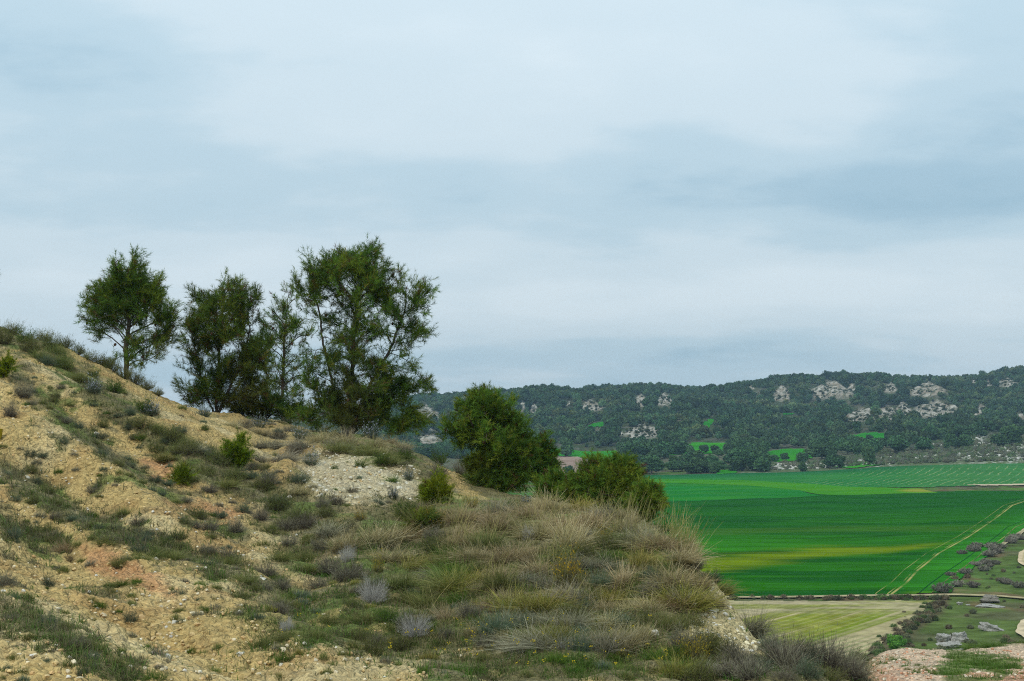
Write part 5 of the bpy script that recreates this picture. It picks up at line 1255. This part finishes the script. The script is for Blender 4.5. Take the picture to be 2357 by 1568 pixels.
tag(obj('gravel', mesh_np('gravel', V, fc, M_gravel, c)), 'loose stones and clay crumbs strewn over the bare ground', kind='stuff')
# a few larger pale stones one can pick out
def boulder(name, label, u, v, w, h, seed, far=False, col=(.50, .47, .40), group=None, rz=0, tilt=0, depth=.8, n=3):
    x, y, z = hit(u, v, far); mpp = y / F
    V, fc, c = rock_proto(seed, n, col, 1.0); V = V - [0, 0, V[:, 2].min() * .75]
    V = V / np.array([np.ptp(V[:, 0]), np.ptp(V[:, 1]), V[:, 2].max()])
    rr = np.random.default_rng(seed); nz = fbm(V[:, 0] * 3.1 + seed, V[:, 2] * 4 + V[:, 1] * 2.3, 4, seed); V = V * (1 + .20 * np.abs(nz)[:, None] - .08)
    ws = np.sin(V[:, 2] * 19 + V[:, 0] * 3) * .03; V = V * (1 + ws[:, None] * [1, 1, .3])
    o = obj(name, mesh_np(name, V * [w * mpp, w * mpp * depth, h * mpp], fc, M_stone, c, False)); o.location = (x, y, z - .02 - (.12 * h * mpp if far else 0)); o.rotation_euler = (0, tilt, rz)
    tag(o, label, 'rock', group); return o
for i, (u, v, w, h, lab) in enumerate([(1598, 1402, 24, 22, 'pale stone capping the bare bank at the mound end'), (1640, 1406, 26, 12, 'white flat stone on top of the bare bank'), (1508, 1462, 20, 18, 'white stone half hidden among tussocks at the mound foot'),
     (666, 1144, 12, 8, 'single white stone in the gully below the pale knoll'), (385, 1515, 16, 16, 'white stone block on the lower cracked clay'), (222, 1000, 12, 9, 'pale round stone high on the open slope'), (555, 1508, 22, 14, 'jutting clay-coloured stone by the lower dirt shelf'),
     (650, 1530, 18, 8, 'white flat stone at the rim of the bare bottom patch'), (602, 1335, 22, 12, 'whitish stone in the dip beside the mound'), (1632, 1424, 14, 10, 'small pale stone low on the bare bank')]):
    boulder('stone', lab, u, v, w, h, 470 + i, col=(.64, .60, .50), n=2)
# boulders of the valley meadow
for i, (u, v, w, h, dp, lab) in enumerate([(2278, 1387, 46, 20, .8, 'dark capped boulder standing on the low pale ledge'), (2276, 1397, 68, 9, .7, 'low pale ledge of rock under the dark capped boulder'), (2209, 1392, 16, 7, .8, 'small white rock lying west of the pale ledge'), (2228, 1393, 12, 3, .8, 'flat white chip of rock between small rock and ledge'),
     (2172, 1478, 38, 24, .8, 'weathered grey boulder, western of the meadow rocks'), (2208, 1477, 46, 26, .8, 'lichened grey boulder with sloping east side'), (2186, 1491, 54, 18, .8, 'broad grey boulder in front of two others'),
     (2280, 1452, 62, 18, .5, 'slanting slab with yellow lichen on a grassy hump'), (2208, 1506, 36, 14, .8, 'rounded pale rock poking over the dirt shelf rim')]):
    o = boulder('boulder', lab, u, v, w, h, 480 + i, True, (.22, .20, .165) if i == 0 else (.34, .325, .29), 'boulders of the valley meadow', depth=dp, tilt=.35 if i == 7 else 0)
# yellowed stake at the picture edge
x, y, z = hit(-8, 1012)
b_, w_ = .06, .07
V = np.array([(-w_, -b_, -.05), (w_ * .6, -b_, -.05), (w_ * 1.0, -b_, .15), (-w_, -b_, .16), (-w_, b_, -.05), (w_ * .6, b_, -.05), (w_ * 1.0, b_, .15), (-w_, b_, .16)])
fc = np.array([(0, 1, 2, 3), (5, 4, 7, 6), (1, 5, 6, 2), (4, 0, 3, 7), (3, 2, 6, 7), (4, 5, 1, 0)])
o = obj('marker_stake', mesh_np('marker_stake', V, fc, attr_mat('weathered_yellow_paint', (30, 30, 8), .35), vcol(8, (.30, .22, .02)))); o.location = (x, y, z)
tag(o, 'yellowed stake end at the picture edge on the bare slope', 'stake')

# --- valley shrubs
VS = [bush_low(450 + k, b, 140) for k, b in enumerate([(.18, .16, .125), (.15, .14, .105), (.20, .18, .14)])]
VSM = [mesh_np('heath_shrub', V, fc, M_far, c) for V, fc, c in VS]
k0 = 0
for (cu, cv, ru, rv, n) in ((2270, 1270, 44, 16, 13), (2266, 1302, 30, 14, 8), (2340, 1245, 26, 8, 4), (2325, 1350, 36, 10, 3)):
    for i in range(n):
        a = random.uniform(0, 6.28); q = math.sqrt(random.random()); x, y, z = hit(cu + ru * q * math.cos(a), cv + rv * q * math.sin(a), True)
        o = obj('heath_shrub', VSM[k0 % 3]); k0 += 1; s = random.uniform(1.1, 2.0) * y / 270; o.location = (x, y, z); o.scale = (s * 1.25, s * 1.25, s * .8); o.rotation_euler = (0, 0, random.uniform(0, 6))
        tag(o, 'grey heath shrub massed with its like on the meadow beside the wheat', 'shrub', 'grey heath shrubs beside the wheat field')
for u, v, s in ((2214, 1277, 1.4), (2222, 1322, 1.6), (2188, 1327, 1.2), (2168, 1364, 2.2), (2205, 1350, 1.5), (2240, 1352, 1.4), (2150, 1300, .0)):
    if s:
        x, y, z = hit(u, v, True); o = obj('heath_shrub', VSM[k0 % 3]); k0 += 1; o.location = (x, y, z); o.scale = (s * 1.2, s * 1.2, s * .8)
        tag(o, {2214: 'single grey heath shrub at the wheat edge above the others', 2222: 'dark compact heath shrub alone on the grass', 2188: 'tiny heath shrub nearest the wheat edge', 2168: 'wide heath shrub by the wheat corner stones', 2205: 'heath shrub between wide one and the thicket', 2240: 'low heath shrub below the grey thicket'}[u], 'shrub', None)
VB = [bush_low(455 + k, b, 120) for k, b in enumerate([(.17, .14, .085), (.14, .15, .08), (.11, .165, .055)])]
pts_ = []
for _ in range(150):
    t = random.random(); u = np.interp(t, [0, .35, .7, 1], [2160, 2100, 2045, 1950]) + random.gauss(6, 12); v = np.interp(t, [0, .35, .7, 1], [1388, 1436, 1482, 1532]) + random.gauss(0, 5); pts_.append((u, v))
for _ in range(25): pts_.append((random.uniform(2060, 2357), random.gauss(1488, 8)))
for _ in range(120): pts_.append((random.uniform(1500, 2200), random.gauss(1379.5, 1.2)))
for _ in range(14): pts_.append((random.uniform(2080, 2357), random.uniform(1385, 1480)))
for _ in range(16): pts_.append((random.uniform(2190, 2357), random.uniform(1290, 1362)))
X, Y, Z, ok = hit_many(*np.array(pts_).T, True); pts_ = np.c_[X, Y, Z - .05][ok]
V, fc, c = scatter_mesh(VB, pts_, rng.uniform(.35, 1.0, len(pts_)), rng.uniform(.6, 1.2, len(pts_)), rng)
tag(obj('undergrowth', mesh_np('undergrowth', V, fc, M_far, c)), 'rough low scrub along the field margins and meadow', kind='stuff')
V, fc, c = far_crown(499, 420, 1); c = c * np.array([1.6, 2.2, .9])
x, y, z = hit(2066, 1497, True); o = empty('small_tree', (x, y, z)); o.scale = (46 * y / F / 6.6,) * 2 + (46 * y / F / 6.4 * .8,)
obj('crown', mesh_np('crown', V, fc, M_far, c), o); obj('trunk', PROTO[0][1], o); tag(o, 'small lime green tree beyond the dirt shelf rim', 'tree')
for u, v in ((1797, 1075), (1990, 1062), (2076, 1049), (2172, 1052), (2220, 1058)):
    pass
# ------------------------------------------------------------------ sky, light, air, camera
world = bpy.data.worlds.new('World'); scene.world = world; world.use_nodes = True
nt = world.node_tree; nt.nodes.clear(); L = nt.links.new
SUN_EL, SUN_AZ = math.radians(48), math.radians(215)
wo = nt.nodes.new('ShaderNodeOutputWorld')
sky = nt.nodes.new('ShaderNodeTexSky'); sky.sky_type = 'NISHITA'; sky.sun_disc = False; sky.sun_elevation = SUN_EL; sky.sun_rotation = SUN_AZ; sky.dust_density = 2
b1 = nt.nodes.new('ShaderNodeBackground'); b1.inputs['Strength'].default_value = .08; L(sky.outputs[0], b1.inputs['Color'])
tc = nt.nodes.new('ShaderNodeTexCoord'); sx = nt.nodes.new('ShaderNodeSeparateXYZ'); L(tc.outputs['Generated'], sx.inputs[0])
zc = N(nt, 'ShaderNodeMath', operation='MAXIMUM'); zc.inputs[1].default_value = 0; L(sx.outputs['Z'], zc.inputs[0])
za = N(nt, 'ShaderNodeMath', operation='ADD'); za.inputs[1].default_value = .24; L(zc.outputs[0], za.inputs[0])
px = N(nt, 'ShaderNodeMath', operation='DIVIDE'); L(sx.outputs['X'], px.inputs[0]); L(za.outputs[0], px.inputs[1])
py = N(nt, 'ShaderNodeMath', operation='DIVIDE'); L(sx.outputs['Y'], py.inputs[0]); L(za.outputs[0], py.inputs[1])
cb = nt.nodes.new('ShaderNodeCombineXYZ'); L(px.outputs[0], cb.inputs[0]); L(py.outputs[0], cb.inputs[1])
mp = nt.nodes.new('ShaderNodeMapping'); mp.inputs['Location'].default_value = (3.1, 1.7, 0); mp.inputs['Scale'].default_value = (.72, 1.0, 1); L(cb.outputs[0], mp.inputs[0])
n1 = N(nt, 'ShaderNodeTexNoise'); n1.inputs['Scale'].default_value = 1.25; n1.inputs['Detail'].default_value = 8; n1.inputs['Roughness'].default_value = .5; n1.inputs['Distortion'].default_value = .15; L(mp.outputs[0], n1.inputs['Vector'])
# heavier blue-grey cloud toward the upper left and over the east, brighter gaps low down
def blob(az, el, ra, re, amt):
    d = Vector((math.sin(az) * math.cos(el), math.cos(az) * math.cos(el), math.sin(el)))
    dx = N(nt, 'ShaderNodeMath', operation='SUBTRACT'); dx.inputs[1].default_value = d.x; L(sx.outputs['X'], dx.inputs[0])
    dz = N(nt, 'ShaderNodeMath', operation='SUBTRACT'); dz.inputs[1].default_value = d.z; L(sx.outputs['Z'], dz.inputs[0])
    ax = N(nt, 'ShaderNodeMath', operation='DIVIDE'); ax.inputs[1].default_value = ra; L(dx.outputs[0], ax.inputs[0])
    az_ = N(nt, 'ShaderNodeMath', operation='DIVIDE'); az_.inputs[1].default_value = re; L(dz.outputs[0], az_.inputs[0])
    a2 = N(nt, 'ShaderNodeMath', operation='POWER'); a2.inputs[1].default_value = 2; L(ax.outputs[0], a2.inputs[0])
    s = N(nt, 'ShaderNodeMath', operation='MULTIPLY_ADD'); L(az_.outputs[0], s.inputs[0]); L(az_.outputs[0], s.inputs[1]); L(a2.outputs[0], s.inputs[2])
    e = N(nt, 'ShaderNodeMath', operation='MULTIPLY'); e.inputs[1].default_value = -1; L(s.outputs[0], e.inputs[0])
    g = N(nt, 'ShaderNodeMath', operation='EXPONENT'); L(e.outputs[0], g.inputs[0])
    m = N(nt, 'ShaderNodeMath', operation='MULTIPLY'); m.inputs[1].default_value = amt; L(g.outputs[0], m.inputs[0])
    return m.outputs[0]
from mathutils import Vector
def px_dir(u, v):
    d = Vector(((u - CX) / F, 1, -(v - HV) / F)).normalized(); return math.atan2(d.x, d.y), math.asin(d.z)
ct = N(nt, 'ShaderNodeMath', operation='MULTIPLY_ADD'); ct.inputs[1].default_value = .72; ct.inputs[2].default_value = .16; L(n1.outputs[0], ct.inputs[0])
n2 = N(nt, 'ShaderNodeTexNoise'); n2.inputs['Scale'].default_value = 4.2; n2.inputs['Detail'].default_value = 7; n2.inputs['Roughness'].default_value = .55; L(mp.outputs[0], n2.inputs['Vector'])
c2 = N(nt, 'ShaderNodeMath', operation='MULTIPLY_ADD'); c2.inputs[1].default_value = .32; L(n2.outputs[0], c2.inputs[0]); c3 = N(nt, 'ShaderNodeMath', operation='SUBTRACT'); c3.inputs[1].default_value = .16; L(ct.outputs[0], c2.inputs[2]); L(c2.outputs[0], c3.inputs[0]); acc = c3.outputs[0]
for (u, v, ru, rv, amt) in ((120, 130, 420, 160, -.30), (80, 400, 300, 120, -.06), (1900, 470, 800, 150, -.19), (2330, 60, 200, 250, -.08), (1500, 690, 1000, 75, .22), (200, 600, 500, 80, .20), (1300, 200, 700, 180, .10), (1500, 850, 1400, 60, -.05), (900, 440, 500, 60, -.06)):
    az, el = px_dir(u, v); a = N(nt, 'ShaderNodeMath', operation='ADD'); L(acc, a.inputs[0]); L(blob(az, el, ru / F, rv / F, amt), a.inputs[1]); acc = a.outputs[0]
cr = nt.nodes.new('ShaderNodeValToRGB'); L(acc, cr.inputs[0]); cr.color_ramp.interpolation = 'EASE'
el = cr.color_ramp.elements; el[0].position = .16; el[0].color = (.27, .45, .575, 1); el[1].position = .74; el[1].color = (.69, .80, .865, 1)
for p_, c_ in ((.30, (.385, .555, .67, 1)), (.42, (.50, .655, .75, 1)), (.54, (.61, .735, .81, 1))):
    e = el.new(p_); e.color = c_
b2 = nt.nodes.new('ShaderNodeBackground'); L(cr.outputs[0], b2.inputs['Color'])
zg = N(nt, 'ShaderNodeMath', operation='MULTIPLY_ADD'); zg.inputs[1].default_value = .75; zg.inputs[2].default_value = .90; L(zc.outputs[0], zg.inputs[0]); L(zg.outputs[0], b2.inputs['Strength'])   # overcast sky: brighter overhead
ms = nt.nodes.new('ShaderNodeMixShader'); ms.inputs[0].default_value = .93; L(b1.outputs[0], ms.inputs[1]); L(b2.outputs[0], ms.inputs[2]); L(ms.outputs[0], wo.inputs['Surface'])

sd = bpy.data.lights.new('sun', 'SUN'); sd.energy = 1.5; sd.angle = math.radians(12); sd.color = (1, .96, .88)
so = link(bpy.data.objects.new('sun', sd))
so.rotation_euler = (math.radians(90) - SUN_EL, 0, math.pi - SUN_AZ + math.pi) if False else Vector((math.sin(SUN_AZ) * math.cos(SUN_EL), math.cos(SUN_AZ) * math.cos(SUN_EL), math.sin(SUN_EL))).to_track_quat('Z', 'Y').to_euler()

m, nt, out = new_mat('haze_air')
pv = nt.nodes.new('ShaderNodeVolumePrincipled'); pv.inputs['Color'].default_value = (.50, .74, .95, 1); pv.inputs['Density'].default_value = .00015; pv.inputs['Anisotropy'].default_value = .2
nt.links.new(pv.outputs[0], out.inputs['Volume'])
x0, x1, y0, y1, z0, z1 = -1400, 1500, -60, 1750, -48, 62
V = np.array([(x, y, z) for z in (z0, z1) for y in (y0, y1) for x in (x0, x1)])
fc = np.array([(0, 2, 3, 1), (4, 5, 7, 6), (0, 1, 5, 4), (2, 6, 7, 3), (0, 4, 6, 2), (1, 3, 7, 5)])
hz = obj('haze', mesh_np('haze', V, fc, m)); tag(hz, 'thin blue haze lying over the valley', kind='stuff')

cam = bpy.data.cameras.new('camera'); cam.sensor_width = 36; cam.lens = 36 * F / 2357; cam.shift_y = (HV - 784) / 2357; cam.clip_end = 9000; cam.clip_start = .1
co = link(bpy.data.objects.new('camera', cam)); co.location = (0, 0, 0); co.rotation_euler = (math.radians(90), 0, 0)
scene.camera = co
scene.view_settings.view_transform = 'Standard'; scene.view_settings.look = 'None'; scene.view_settings.exposure = .07; scene.view_settings.gamma = 1
scene.cycles.use_denoising = False; scene.cycles.filter_width = 1.1
scene.cycles.max_bounces = 6; scene.cycles.diffuse_bounces = 3; scene.cycles.transmission_bounces = 3; scene.cycles.transparent_max_bounces = 4; scene.cycles.volume_bounces = 0
